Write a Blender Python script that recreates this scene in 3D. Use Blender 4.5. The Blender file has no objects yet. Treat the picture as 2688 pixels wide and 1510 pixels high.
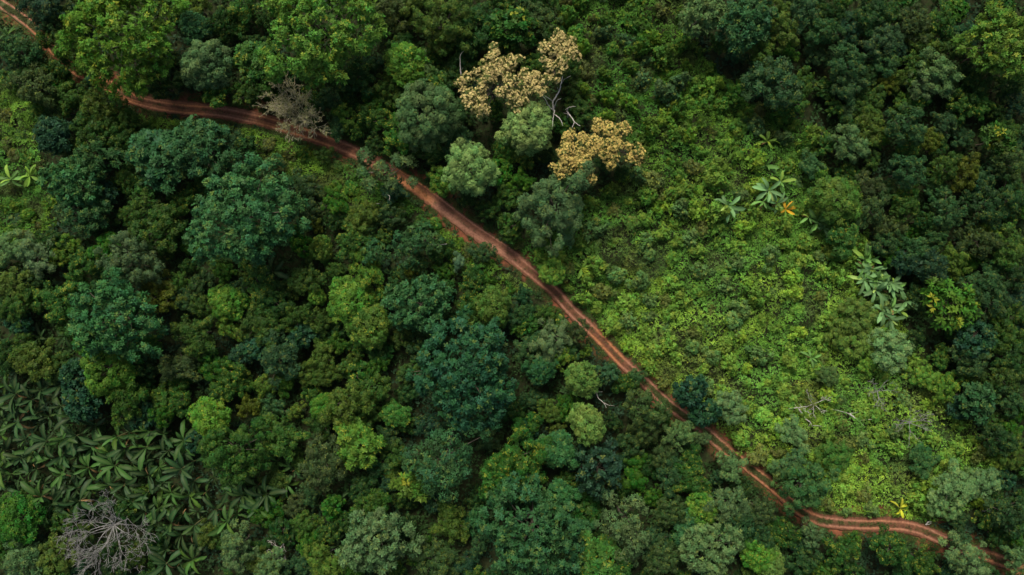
import bpy, math, random
import numpy as np
from mathutils import Vector

# ------------------------------------------------------------------ camera, sky, sun, exposure
sc = bpy.context.scene
CAM_H, PPM, CX, CY = 170.0, 12.0, 1344.0, 755.0      # drone height, photo pixels per metre on the ground
cam_d = bpy.data.cameras.new('camera'); cam = bpy.data.objects.new('camera', cam_d)
sc.collection.objects.link(cam); sc.camera = cam
cam.location = (0, 0, CAM_H); cam.rotation_euler = (0, 0, 0)
cam_d.sensor_width = 36.0; cam_d.lens = 36.0 * CAM_H / (2688.0 / PPM)
cam_d.clip_start = 1.0; cam_d.clip_end = 6000.0

SUN_EL, SUN_AZ = math.radians(56), math.radians(-14)   # azimuth clockwise from the top of the picture (+Y)
world = bpy.data.worlds.new('World'); sc.world = world; world.use_nodes = True
wn = world.node_tree; wn.nodes.clear()
sky = wn.nodes.new('ShaderNodeTexSky'); sky.sky_type = 'NISHITA'; sky.sun_disc = False
sky.sun_elevation = SUN_EL; sky.sun_rotation = SUN_AZ
sky.air_density = 1.0; sky.dust_density = 4.0; sky.ozone_density = 1.0
bg_n = wn.nodes.new('ShaderNodeBackground'); bg_n.inputs['Strength'].default_value = 0.05
wo = wn.nodes.new('ShaderNodeOutputWorld')
wn.links.new(sky.outputs[0], bg_n.inputs[0]); wn.links.new(bg_n.outputs[0], wo.inputs[0])
sun_d = bpy.data.lights.new('sun', 'SUN'); sun = bpy.data.objects.new('sun', sun_d); sc.collection.objects.link(sun)
sun_d.energy = 1.5; sun_d.angle = math.radians(18); sun_d.color = (1.0, 0.95, 0.86)
sdir = Vector((math.sin(SUN_AZ) * math.cos(SUN_EL), math.cos(SUN_AZ) * math.cos(SUN_EL), math.sin(SUN_EL)))
sun.rotation_euler = sdir.to_track_quat('Z', 'Y').to_euler(); sun.location = (-30, 60, 140)
vs = sc.view_settings
vs.view_transform = 'Standard'; vs.look = 'None'; vs.gamma = 1.0; vs.exposure = 1.45; vs.use_curve_mapping = False

# ------------------------------------------------------------------ helpers
C = sc.collection
RNG = np.random.default_rng(7)
random.seed(7)

def smooth(a, b, t):
    t = np.clip((np.asarray(t, float) - a) / (b - a), 0, 1); return t * t * (3 - 2 * t)

_VN = {}
def vnoise(x, y, scale, seed=0):
    """smooth value noise 0..1 on arrays"""
    if seed not in _VN: _VN[seed] = np.random.default_rng(100 + seed).random((256, 256))
    g = _VN[seed]; x = np.asarray(x, float) / scale + 700; y = np.asarray(y, float) / scale + 700
    i = np.floor(x).astype(int); j = np.floor(y).astype(int); fx = x - i; fy = y - j
    fx = fx * fx * (3 - 2 * fx); fy = fy * fy * (3 - 2 * fy)
    a = g[i % 256, j % 256]; b = g[(i + 1) % 256, j % 256]; c = g[i % 256, (j + 1) % 256]; d = g[(i + 1) % 256, (j + 1) % 256]
    return (a * (1 - fx) + b * fx) * (1 - fy) + (c * (1 - fx) + d * fx) * fy

def at(px, py, z):
    """photo pixel on the level z -> world x, y"""
    k = (CAM_H - z) / CAM_H / PPM
    return (px - CX) * k, (CY - py) * k

def to_px(X, Y, Z):
    k = PPM * CAM_H / (CAM_H - Z)
    return CX + X * k, CY - Y * k

def nrm(v):
    return v / np.maximum(np.linalg.norm(v, axis=-1, keepdims=True), 1e-9)

def mesh_np(name, V, F, mat, attrs=None, smooth_shade=False, mats=None, fmat=None):
    """numpy verts and quads/tris (one width) -> mesh"""
    V = np.ascontiguousarray(V, np.float32); F = np.ascontiguousarray(F, np.int32); k = F.shape[1]
    me = bpy.data.meshes.new(name)
    me.vertices.add(len(V)); me.vertices.foreach_set('co', V.ravel())
    me.loops.add(F.size); me.loops.foreach_set('vertex_index', F.ravel())
    me.polygons.add(len(F)); me.polygons.foreach_set('loop_start', np.arange(0, F.size, k, dtype=np.int32))
    if smooth_shade: me.polygons.foreach_set('use_smooth', np.ones(len(F), bool))
    for m in (mats or [mat]): me.materials.append(m)
    if fmat is not None: me.polygons.foreach_set('material_index', np.asarray(fmat, np.int32))
    for an, col in (attrs or {}).items():
        if an == 'bough':
            a = me.attributes.new(an, 'FLOAT_VECTOR', 'POINT'); a.data.foreach_set('vector', np.ascontiguousarray(col, np.float32).ravel()); continue
        a = me.attributes.new(an, 'FLOAT_COLOR', 'POINT')
        a.data.foreach_set('color', np.ascontiguousarray(col, np.float32).ravel())
    me.update(calc_edges=True)
    return me

def link(name, me, parent=None):
    o = bpy.data.objects.new(name, me); C.objects.link(o)
    if parent is not None: o.parent = parent
    return o

def tag(o, label=None, cat=None, group=None, kind=None):
    for k, v in (('label', label), ('category', cat), ('group', group), ('kind', kind)):
        if v: o[k] = v
    return o

def empty(name, loc, rz=0.0, s=1.0):
    o = bpy.data.objects.new(name, None); C.objects.link(o)
    o.empty_display_size = 0.5; o.location = loc; o.rotation_euler = (0, 0, rz)
    o.scale = s if isinstance(s, tuple) else (s, s, s)
    return o

def tube(path, radii, sides=6, cap=True):
    """quads of a tapered tube along a polyline"""
    P = np.asarray(path, float); n = len(P)
    T = nrm(np.gradient(P, axis=0)); ref = np.array([0.31, 0.17, 0.94])
    U = nrm(np.cross(T, ref)); W = np.cross(T, U)
    a = np.linspace(0, 2 * math.pi, sides, endpoint=False)
    V = P[:, None] + (U[:, None] * np.cos(a)[None, :, None] + W[:, None] * np.sin(a)[None, :, None]) * np.asarray(radii)[:, None, None]
    i = np.arange(n - 1)[:, None] * sides; j = np.arange(sides)[None]; j2 = (j + 1) % sides
    F = np.stack([i + j, i + j2, i + sides + j2, i + sides + j], -1).reshape(-1, 4)
    return V.reshape(-1, 3), F

def merge(parts):
    Vs, Fs, o = [], [], 0
    for V, F in parts:
        Vs.append(V); Fs.append(F + o); o += len(V)
    return np.concatenate(Vs), np.concatenate(Fs)

# ------------------------------------------------------------------ materials
def new_mat(name):
    m = bpy.data.materials.new(name); m.use_nodes = True; nt = m.node_tree; nt.nodes.clear()
    return m, nt, nt.nodes, nt.links

def leaf_out(nt, col, rough=0.55, spec=0.12, trans=0.22, soft=0.6):
    N, L = nt.nodes, nt.links
    nv = None
    if soft:      # many small leaves turned along their bough: the leaf normal leans towards the bough's
        ba = N.new('ShaderNodeAttribute'); ba.attribute_name = 'bough'
        vt = N.new('ShaderNodeVectorTransform'); vt.vector_type = 'NORMAL'; vt.convert_from = 'OBJECT'; vt.convert_to = 'WORLD'
        L.new(ba.outputs['Vector'], vt.inputs[0])
        ge = N.new('ShaderNodeNewGeometry'); vm = N.new('ShaderNodeMix'); vm.data_type = 'VECTOR'; vm.inputs['Factor'].default_value = soft
        L.new(ge.outputs['Normal'], vm.inputs[4]); L.new(vt.outputs[0], vm.inputs[5])
        nn = N.new('ShaderNodeVectorMath'); nn.operation = 'NORMALIZE'; L.new(vm.outputs[1], nn.inputs[0]); nv = nn.outputs[0]
    p = N.new('ShaderNodeBsdfPrincipled'); p.inputs['Roughness'].default_value = rough
    p.inputs['Specular IOR Level'].default_value = spec; L.new(col, p.inputs['Base Color'])
    if nv: L.new(nv, p.inputs['Normal'])
    t = N.new('ShaderNodeBsdfTranslucent')
    h = N.new('ShaderNodeHueSaturation'); h.inputs['Hue'].default_value = 0.48; h.inputs['Saturation'].default_value = 1.1; h.inputs['Value'].default_value = 1.2
    L.new(col, h.inputs['Color']); L.new(h.outputs[0], t.inputs['Color'])
    mx = N.new('ShaderNodeMixShader'); mx.inputs[0].default_value = trans
    L.new(p.outputs[0], mx.inputs[1]); L.new(t.outputs[0], mx.inputs[2])
    o = N.new('ShaderNodeOutputMaterial'); L.new(mx.outputs[0], o.inputs['Surface'])

def foliage_mat(name, tip=(0.30, 0.30, 0.03), rough=0.55, spec=0.12, trans=0.22, hue=0.035, val=0.85):
    """leaf colour = the plant's own colour, varied leaf by leaf and bough by bough; young shoots take the tip colour"""
    m, nt, N, L = new_mat(name)
    oi = N.new('ShaderNodeObjectInfo'); at_ = N.new('ShaderNodeAttribute'); at_.attribute_name = 'leaf'
    sp = N.new('ShaderNodeSeparateColor'); L.new(at_.outputs['Color'], sp.inputs[0])
    mh = N.new('ShaderNodeMapRange'); mh.inputs['To Min'].default_value = 0.5 - hue; mh.inputs['To Max'].default_value = 0.5 + hue
    L.new(sp.outputs[2], mh.inputs[0])
    mv = N.new('ShaderNodeMapRange'); mv.inputs['To Min'].default_value = 1 - val * 0.5; mv.inputs['To Max'].default_value = 1 + val * 0.5
    L.new(sp.outputs[0], mv.inputs[0])
    hs = N.new('ShaderNodeHueSaturation'); L.new(oi.outputs['Color'], hs.inputs['Color'])
    L.new(mh.outputs[0], hs.inputs['Hue']); L.new(mv.outputs[0], hs.inputs['Value'])
    mul = N.new('ShaderNodeMath'); mul.operation = 'MULTIPLY'; L.new(sp.outputs[1], mul.inputs[0]); L.new(oi.outputs['Alpha'], mul.inputs[1])
    mx = N.new('ShaderNodeMix'); mx.data_type = 'RGBA'; L.new(mul.outputs[0], mx.inputs['Factor'])
    L.new(hs.outputs[0], mx.inputs[6]); mx.inputs[7].default_value = (*tip, 1)
    leaf_out(nt, mx.outputs[2], rough, spec, trans)
    return m

def vcol_mat(name, attr='leaf', rough=0.6, spec=0.10, trans=0.22):
    m, nt, N, L = new_mat(name)
    a = N.new('ShaderNodeAttribute'); a.attribute_name = attr
    leaf_out(nt, a.outputs['Color'], rough, spec, trans); return m

def bark_mat(name, c1, c2, scale=3.0):
    m, nt, N, L = new_mat(name)
    tc = N.new('ShaderNodeTexCoord'); no = N.new('ShaderNodeTexNoise'); no.inputs['Scale'].default_value = scale; no.inputs['Detail'].default_value = 5
    mp = N.new('ShaderNodeMapping'); mp.inputs['Scale'].default_value = (1, 1, 0.3)
    L.new(tc.outputs['Object'], mp.inputs[0]); L.new(mp.outputs[0], no.inputs['Vector'])
    r = N.new('ShaderNodeValToRGB'); r.color_ramp.elements[0].color = (*c1, 1); r.color_ramp.elements[1].color = (*c2, 1)
    r.color_ramp.elements[0].position = 0.3; r.color_ramp.elements[1].position = 0.7
    L.new(no.outputs[0], r.inputs[0])
    b = N.new('ShaderNodeBump'); b.inputs['Strength'].default_value = 0.4; L.new(no.outputs[0], b.inputs['Height'])
    p = N.new('ShaderNodeBsdfPrincipled'); p.inputs['Roughness'].default_value = 0.85; p.inputs['Specular IOR Level'].default_value = 0.15
    L.new(r.outputs[0], p.inputs['Base Color']); L.new(b.outputs[0], p.inputs['Normal'])
    o = N.new('ShaderNodeOutputMaterial'); L.new(p.outputs[0], o.inputs[0]); return m

M_LEAF = foliage_mat('leaf_green')
M_BLOSSOM = foliage_mat('cream_blossom', tip=(0.26, 0.25, 0.06), rough=0.7, spec=0.1, trans=0.15, hue=0.012, val=0.7)
M_BANANA = None
M_BARK = bark_mat('bark_brown', (0.06, 0.045, 0.03), (0.16, 0.13, 0.10))
M_GREYWOOD = bark_mat('dead_grey_wood', (0.12, 0.115, 0.10), (0.29, 0.28, 0.25))
M_WHITEWOOD = bark_mat('dead_white_wood', (0.24, 0.215, 0.18), (0.52, 0.48, 0.42))
M_TANWOOD = bark_mat('dry_tan_twigs', (0.24, 0.21, 0.13), (0.42, 0.38, 0.24))
M_SCRUB = vcol_mat('scrub_leaves')
M_GRASS = vcol_mat('grass_blades', rough=0.6)

# banana leaf: leaf blade with a paler midrib, colour of the single leaf
def banana_mat():
    m, nt, N, L = new_mat('banana_leaf')
    oi = N.new('ShaderNodeObjectInfo'); a = N.new('ShaderNodeAttribute'); a.attribute_name = 'leaf'
    sp = N.new('ShaderNodeSeparateColor'); L.new(a.outputs['Color'], sp.inputs[0])
    hv = N.new('ShaderNodeHueSaturation'); L.new(oi.outputs['Color'], hv.inputs['Color'])
    mv = N.new('ShaderNodeMapRange'); mv.inputs['To Min'].default_value = 0.75; mv.inputs['To Max'].default_value = 1.3
    L.new(oi.outputs['Random'], mv.inputs[0]); L.new(mv.outputs[0], hv.inputs['Value'])
    mx = N.new('ShaderNodeMix'); mx.data_type = 'RGBA'; L.new(sp.outputs[0], mx.inputs['Factor'])
    L.new(hv.outputs[0], mx.inputs[6])
    br = N.new('ShaderNodeMix'); br.data_type = 'RGBA'; br.inputs['Factor'].default_value = 0.12
    L.new(hv.outputs[0], br.inputs[6]); br.inputs[7].default_value = (0.30, 0.34, 0.12, 1)
    L.new(br.outputs[2], mx.inputs[7])
    leaf_out(nt, mx.outputs[2], 0.5, 0.12, 0.25, 0); return m
M_BANANA = banana_mat()

# ------------------------------------------------------------------ the track's line, the lie of the land
ROAD_PX = [(-140, -80), (-60, -32), (0, 10), (45, 38), (100, 82), (160, 150), (205, 187), (250, 207), (300, 236), (352, 258), (405, 272), (458, 281), (529, 288),
           (599, 298), (687, 315), (766, 338), (836, 363), (886, 381), (931, 400), (985, 428), (1041, 458), (1102, 499), (1160, 542), (1224, 591),
           (1277, 628), (1322, 658), (1373, 697), (1426, 740), (1461, 771), (1496, 810), (1539, 852), (1584, 898), (1630, 946), (1662, 975), (1700, 1010),
           (1752, 1060), (1800, 1095), (1849, 1131), (1898, 1173), (1954, 1217), (2005, 1256), (2041, 1286), (2078, 1322), (2112, 1348), (2150, 1364), (2200, 1372),
           (2270, 1376), (2323, 1376), (2376, 1382), (2429, 1397), (2481, 1419), (2538, 1442), (2587, 1456), (2640, 1478), (2700, 1506), (2800, 1560)]

def land0(X, Y):
    X = np.asarray(X, float); Y = np.asarray(Y, float)
    z = 0.022 * (X * 0.6 + Y * 0.8) + 1.1 * np.sin(0.034 * X + 0.7) * np.cos(0.03 * Y) + 0.9 * np.sin(0.047 * Y - 0.021 * X)
    far = smooth(140, 260, np.hypot(X, Y)); return z * (1 - far)

def pix_ground(px, py, f=None):
    f = f or land0
    z = 0.0
    for _ in range(5):
        x, y = at(px, py, z); z = float(f(x, y))
    return x, y, z

def spline(P, step):
    """Catmull-Rom through points, resampled evenly"""
    P = np.asarray(P, float); Q = np.vstack([2 * P[0] - P[1], P, 2 * P[-1] - P[-2]]); out = []
    for i in range(1, len(Q) - 2):
        t = np.linspace(0, 1, 14, endpoint=False)[:, None]
        a, b, c, d = Q[i - 1], Q[i], Q[i + 1], Q[i + 2]
        out.append(0.5 * ((2 * b) + (-a + c) * t + (2 * a - 5 * b + 4 * c - d) * t ** 2 + (-a + 3 * b - 3 * c + d) * t ** 3))
    out = np.vstack(out + [P[-1:]])
    s = np.concatenate([[0], np.cumsum(np.linalg.norm(np.diff(out, axis=0), axis=1))])
    q = np.arange(0, s[-1], step)
    return np.stack([np.interp(q, s, out[:, k]) for k in range(out.shape[1])], 1)

ROAD = spline([pix_ground(*p)[:2] for p in ROAD_PX], 0.3)
ROAD_PXS = np.array(to_px(ROAD[:, 0], ROAD[:, 1], land0(ROAD[:, 0], ROAD[:, 1]))).T

def road_dist(X, Y):
    X = np.ravel(X); Y = np.ravel(Y); out = np.empty(len(X)); R2 = ROAD[::2]
    for i in range(0, len(X), 20000):
        d = (X[i:i + 20000, None] - R2[None, :, 0]) ** 2 + (Y[i:i + 20000, None] - R2[None, :, 1]) ** 2
        out[i:i + 20000] = np.sqrt(d.min(1))
    return out

def land(X, Y):
    """ground surface: hollowed a little under the track"""
    sh = np.shape(X); z = land0(X, Y)
    if sh == (): return float(z)
    return z

def pip(px, py, poly):
    px = np.asarray(px, float); py = np.asarray(py, float); ins = np.zeros(px.shape, bool); n = len(poly)
    for i in range(n):
        x1, y1 = poly[i]; x2, y2 = poly[(i + 1) % n]
        if y1 == y2: continue
        c = ((y1 > py) != (y2 > py)) & (px < (x2 - x1) * (py - y1) / (y2 - y1) + x1)
        ins ^= c
    return ins

# areas seen in the photograph (photo pixels, on the ground)
SLOPE = [(1440, -60), (1760, -60), (1840, 140), (1960, 270), (2130, 330), (2190, 560), (2270, 640), (2330, 800), (2440, 960), (2560, 1130), (2640, 1210), (2560, 1330),
         (2440, 1372), (2250, 1352), (2130, 1346), (2060, 1290), (1880, 1140), (1760, 1040), (1640, 935), (1480, 775), (1330, 635), (1560, 520), (1690, 420), (1520, 290), (1500, 200)]
WEST = [(-60, 150), (90, 260), (110, 330), (130, 480), (140, 600), (60, 640), (-60, 650)]
BELOW = [(370, 305), (700, 345), (930, 440), (1040, 500), (1250, 660), (1400, 760), (1300, 765), (1180, 690), (1130, 560), (900, 540), (680, 430), (660, 370), (400, 350)]
GROVE = [(-40, 985), (170, 1000), (190, 1080), (290, 1110), (400, 1130), (480, 1150), (520, 1215), (640, 1255), (700, 1290), (705, 1340), (610, 1370), (545, 1370),
         (520, 1440), (500, 1515), (440, 1515), (430, 1400), (360, 1350), (330, 1290), (230, 1290), (190, 1350), (100, 1310), (-40, 1290)]
GRASSY = [[(1660, 640), (1745, 630), (1760, 720), (1720, 800), (1670, 720)], [(2290, 760), (2340, 850), (2330, 900), (2230, 760)], [(2560, 1130), (2480, 1180), (2400, 1010), (2460, 960)],
          [(-30, -30), (40, 20), (115, 85), (60, 90), (-30, 60)], [(1600, 920), (1640, 920), (1760, 1040), (1735, 1045)], [(2330, 930), (2440, 960), (2470, 1040), (2380, 1000)]]

def in_any(px, py, polys):
    r = np.zeros(np.shape(px), bool)
    for p in polys: r |= pip(px, py, p)
    return r

# ------------------------------------------------------------------ ground and dirt track
def build_ground():
    gx = np.arange(-150, 150.01, 0.6); gy = np.arange(-95, 95.01, 0.6)
    X, Y = np.meshgrid(gx, gy); d = road_dist(X, Y).reshape(X.shape)
    Z = land0(X, Y) + (vnoise(X, Y, 1.6, 3) - 0.5) * 0.22 * smooth(1.8, 3.5, d) - 0.35 * (1 - smooth(1.7, 2.6, d))
    soil = (1 - smooth(1.6, 3.6, d + (vnoise(X, Y, 3.0, 5) - 0.5) * 3.2))
    n, m = X.shape; i = np.arange(n - 1)[:, None] * m; j = np.arange(m - 1)[None]
    F = np.stack([i + j, i + j + 1, i + m + j + 1, i + m + j], -1).reshape(-1, 4)
    V = np.stack([X, Y, Z], -1).reshape(-1, 3); col = np.stack([soil.ravel()] * 3 + [np.ones(n * m)], -1)
    # skirt out to the horizon: rings joined to the border
    bi = np.concatenate([np.arange(m), np.arange(1, n) * m + m - 1, (n - 1) * m + np.arange(m - 2, -1, -1), np.arange(n - 2, 0, -1) * m])
    Vs, Fs, cs = [V], [F], [col]; prev = bi; o = len(V)
    for k in (1.3, 2.2, 5, 20):
        W = V[bi].copy(); W[:, :2] *= k; W[:, 2] = land0(W[:, 0], W[:, 1]); Vs.append(W); cs.append(np.tile([0, 0, 0, 1.0], (len(W), 1)))
        cur = np.arange(o, o + len(W)); o += len(W)
        Fs.append(np.stack([prev, cur, np.roll(cur, -1), np.roll(prev, -1)], -1)[:, ::-1]); prev = cur
    mt, nt, N, L = new_mat('forest_floor')
    tc = N.new('ShaderNodeTexCoord'); a = N.new('ShaderNodeAttribute'); a.attribute_name = 'soil'
    no = N.new('ShaderNodeTexNoise'); no.inputs['Scale'].default_value = 0.9; no.inputs['Detail'].default_value = 8; no.inputs['Roughness'].default_value = 0.7
    n2 = N.new('ShaderNodeTexNoise'); n2.inputs['Scale'].default_value = 0.12; n2.inputs['Detail'].default_value = 4
    L.new(tc.outputs['Object'], no.inputs['Vector']); L.new(tc.outputs['Object'], n2.inputs['Vector'])
    r1 = N.new('ShaderNodeValToRGB'); e = r1.color_ramp.elements
    e[0].position = 0.35; e[0].color = (0.012, 0.020, 0.006, 1); e[1].position = 0.68; e[1].color = (0.026, 0.050, 0.012, 1)
    x = e.new(0.5); x.color = (0.022, 0.024, 0.010, 1)
    L.new(no.outputs[0], r1.inputs[0])
    r2 = N.new('ShaderNodeValToRGB'); e = r2.color_ramp.elements
    e[0].position = 0.3; e[0].color = (0.10, 0.035, 0.020, 1); e[1].position = 0.7; e[1].color = (0.24, 0.085, 0.04, 1)
    L.new(no.outputs[0], r2.inputs[0])
    mx = N.new('ShaderNodeMix'); mx.data_type = 'RGBA'; L.new(a.outputs['Fac'], mx.inputs['Factor']); L.new(r1.outputs[0], mx.inputs[6]); L.new(r2.outputs[0], mx.inputs[7])
    b = N.new('ShaderNodeBump'); b.inputs['Strength'].default_value = 0.6; b.inputs['Distance'].default_value = 0.15; L.new(no.outputs[0], b.inputs['Height'])
    p = N.new('ShaderNodeBsdfPrincipled'); p.inputs['Roughness'].default_value = 0.95; p.inputs['Specular IOR Level'].default_value = 0.1
    L.new(mx.outputs[2], p.inputs['Base Color']); L.new(b.outputs[0], p.inputs['Normal'])
    o_ = N.new('ShaderNodeOutputMaterial'); L.new(p.outputs[0], o_.inputs[0])
    g = link('ground', mesh_np('ground', np.concatenate(Vs), np.concatenate(Fs), mt, {'soil': np.concatenate(cs)}, True))
    tag(g, 'dark forest floor of leaf litter and moss under the trees', 'ground', kind='structure')
build_ground()

# stretches of the track: (photo x, half width m, grassy middle 0..1, rut spacing)
TRK = np.array([(-200, 1.35, 0.95), (110, 1.35, 0.95), (200, 1.4, 0.6), (260, 1.55, 0.35), (420, 1.75, 0.25), (700, 1.75, 0.1), (930, 1.75, 0.1), (1060, 1.55, 0.2), (1180, 1.7, 0.1),
                (1300, 1.6, 0.15), (1450, 1.5, 0.25), (1640, 1.45, 0.3), (1740, 1.35, 0.9), (1850, 1.4, 0.85), (2040, 1.45, 0.8), (2130, 1.5, 0.75), (2290, 1.75, 0.45), (2380, 1.75, 0.2), (2500, 1.55, 0.6), (2800, 1.5, 0.5)])
TRK_W = np.interp(ROAD_PXS[:, 0], TRK[:, 0], TRK[:, 1]); TRK_G = np.interp(ROAD_PXS[:, 0], TRK[:, 0], TRK[:, 2])
TAN = nrm(np.gradient(ROAD, axis=0)); NORM = np.stack([-TAN[:, 1], TAN[:, 0]], 1)

def build_track():
    n = len(ROAD); m = 33; u = np.linspace(-1, 1, m)
    S = np.arange(n) * 0.3
    w = 1.02 * TRK_W[:, None] * (1 + 0.26 * (vnoise(S, S * 0, 3.4, 11)[:, None] - 0.5) + 0.2 * (vnoise(S, S * 0, 0.9, 12)[:, None] - 0.5))
    off = u[None] * w                                                 # metres from the middle
    wob = (vnoise(S, S * 0, 7.0, 13)[:, None] - 0.5) * 0.35
    rut = lambda c, sg: np.exp(-((off - c - wob) / sg) ** 2)
    lane = np.interp(ROAD_PXS[:, 0], [960, 1060, 1310, 1380], [0, 1, 1, 0])[:, None]      # one broad worn lane and a narrow rut here
    r_main = np.maximum(rut(-0.78, 0.27), rut(0.78, 0.27)) * (1 - lane) + lane * np.maximum(np.clip(1.25 * rut(-0.5, 0.72), 0, 1), rut(1.12, 0.2))
    two = smooth(0.55, 0.8, vnoise(S, S * 0, 16, 14))[:, None] * (1 - TRK_G[:, None])
    r_extra = np.maximum(rut(-0.28, 0.15), rut(1.25, 0.16)) * two
    X = ROAD[:, 0:1] + NORM[:, 0:1] * off; Y = ROAD[:, 1:2] + NORM[:, 1:2] * off
    Z = land0(X, Y) + 0.03 - 0.13 * r_main - 0.09 * r_extra + 0.05 * np.exp(-(off / 0.4) ** 2)
    Z += (vnoise(X, Y, 0.45, 15) - 0.5) * 0.07 + (vnoise(X, Y, 1.4, 16) - 0.5) * 0.06
    edge = smooth(0.86, 1.0, np.abs(u))[None]; Z = Z - edge * 0.22
    grass = TRK_G[:, None] * np.exp(-((off - wob) / 0.5) ** 2) + smooth(0.82, 0.95, TRK_G)[:, None] * (1 - np.clip(r_main * 1.5, 0, 1)) + 0.8 * edge * (vnoise(X, Y, 1.1, 17) > 0.45)
    rutm = np.clip(np.maximum(r_main, r_extra), 0, 1)
    i = np.arange(n - 1)[:, None] * m; j = np.arange(m - 1)[None]
    F = np.stack([i + j, i + m + j, i + m + j + 1, i + j + 1], -1).reshape(-1, 4)[:, ::-1]
    V = np.stack([X, Y, Z], -1).reshape(-1, 3)
    damp = np.broadcast_to(smooth(0.35, 0.7, vnoise(S, S * 0, 9, 18))[:, None], X.shape)
    col = np.stack([rutm, np.clip(grass, 0, 1), damp, np.ones_like(X)], -1).reshape(-1, 4)
    mt, nt, N, L = new_mat('red_laterite')
    tc = N.new('ShaderNodeTexCoord'); a = N.new('ShaderNodeAttribute'); a.attribute_name = 'track'
    sp = N.new('ShaderNodeSeparateColor'); L.new(a.outputs['Color'], sp.inputs[0])
    no = N.new('ShaderNodeTexNoise'); no.inputs['Scale'].default_value = 2.2; no.inputs['Detail'].default_value = 8; no.inputs['Roughness'].default_value = 0.65
    L.new(tc.outputs['Object'], no.inputs['Vector'])
    def ramp(c1, c2, p1=0.3, p2=0.7):
        r = N.new('ShaderNodeValToRGB'); e = r.color_ramp.elements; e[0].position = p1; e[0].color = (*c1, 1); e[1].position = p2; e[1].color = (*c2, 1)
        L.new(no.outputs[0], r.inputs[0]); return r.outputs[0]
    def mix(f, c1, c2):
        x = N.new('ShaderNodeMix'); x.data_type = 'RGBA'; L.new(f, x.inputs['Factor']); L.new(c1, x.inputs[6]); L.new(c2, x.inputs[7]); return x.outputs[2]
    dry = ramp((0.24, 0.090, 0.034), (0.44, 0.185, 0.078)); loose = ramp((0.055, 0.026, 0.014), (0.17, 0.066, 0.033)); wet = ramp((0.17, 0.074, 0.044), (0.37, 0.175, 0.105))
    ruts = mix(sp.outputs[2], dry, wet)
    body = mix(sp.outputs[0], loose, ruts)
    gr = ramp((0.035, 0.045, 0.014), (0.075, 0.085, 0.026))
    nm = N.new('ShaderNodeMath'); nm.operation = 'MULTIPLY_ADD'; L.new(no.outputs[0], nm.inputs[0]); nm.inputs[1].default_value = 1.4; nm.inputs[2].default_value = -0.7
    ad = N.new('ShaderNodeMath'); ad.operation = 'ADD'; ad.use_clamp = True; L.new(nm.outputs[0], ad.inputs[0]); L.new(sp.outputs[1], ad.inputs[1])
    mu = N.new('ShaderNodeMath'); mu.operation = 'MULTIPLY'; L.new(ad.outputs[0], mu.inputs[0]); L.new(sp.outputs[1], mu.inputs[1])
    final = mix(mu.outputs[0], body, gr)
    b = N.new('ShaderNodeBump'); b.inputs['Strength'].default_value = 0.5; b.inputs['Distance'].default_value = 0.06; L.new(no.outputs[0], b.inputs['Height'])
    p = N.new('ShaderNodeBsdfPrincipled'); p.inputs['Roughness'].default_value = 0.85; p.inputs['Specular IOR Level'].default_value = 0.2
    L.new(final, p.inputs['Base Color']); L.new(b.outputs[0], p.inputs['Normal'])
    o = N.new('ShaderNodeOutputMaterial'); L.new(p.outputs[0], o.inputs[0])
    t = link('dirt_track', mesh_np('dirt_track', V, F, mt, {'track': col}, True))
    tag(t, 'rutted red earth track winding through the forest', 'track', kind='structure')
build_track()

# ------------------------------------------------------------------ leaves and crowns
def rosettes(P, A, m, Ln, Wd, spread, rng, jit=0.25, droop=0.12):
    """m leaves round each axis A at P -> verts (n*m*4,3); Ln may be an array per clump"""
    n = len(P); A = nrm(A + 0)
    ref = np.where(np.abs(A[:, 2:3]) < 0.8, [[0, 0, 1.0]], [[1.0, 0, 0]])
    U = nrm(np.cross(A, ref)); W = np.cross(A, U)
    ph = rng.random((n, 1)) * 6.283 + np.arange(m)[None] * (6.283 / m) + rng.normal(0, 0.35, (n, m))
    t = spread + rng.normal(0, jit, (n, m))
    D = A[:, None] * np.cos(t)[..., None] + (U[:, None] * np.cos(ph)[..., None] + W[:, None] * np.sin(ph)[..., None]) * np.sin(t)[..., None]
    S = nrm(np.cross(D, A[:, None] + rng.normal(0, jit * 1.2, (n, m, 3)))); Nn = np.cross(S, D)
    L_ = (np.broadcast_to(np.asarray(Ln, float).reshape(-1, 1), (n, m)) * rng.uniform(0.7, 1.25, (n, m)))[..., None]
    Wh = L_ * (Wd * 0.5)
    B = P[:, None] + D * L_ * 0.05
    mid = P[:, None] + D * L_ * 0.52 + Nn * L_ * 0.06
    tip = P[:, None] + D * L_ + np.array([0, 0, -1.0]) * L_ * droop
    V = np.stack([B, mid + S * Wh, tip, mid - S * Wh], 2)
    return V.reshape(-1, 3)

def quads(nv):
    return np.arange(nv, dtype=np.int32).reshape(-1, 4)

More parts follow.
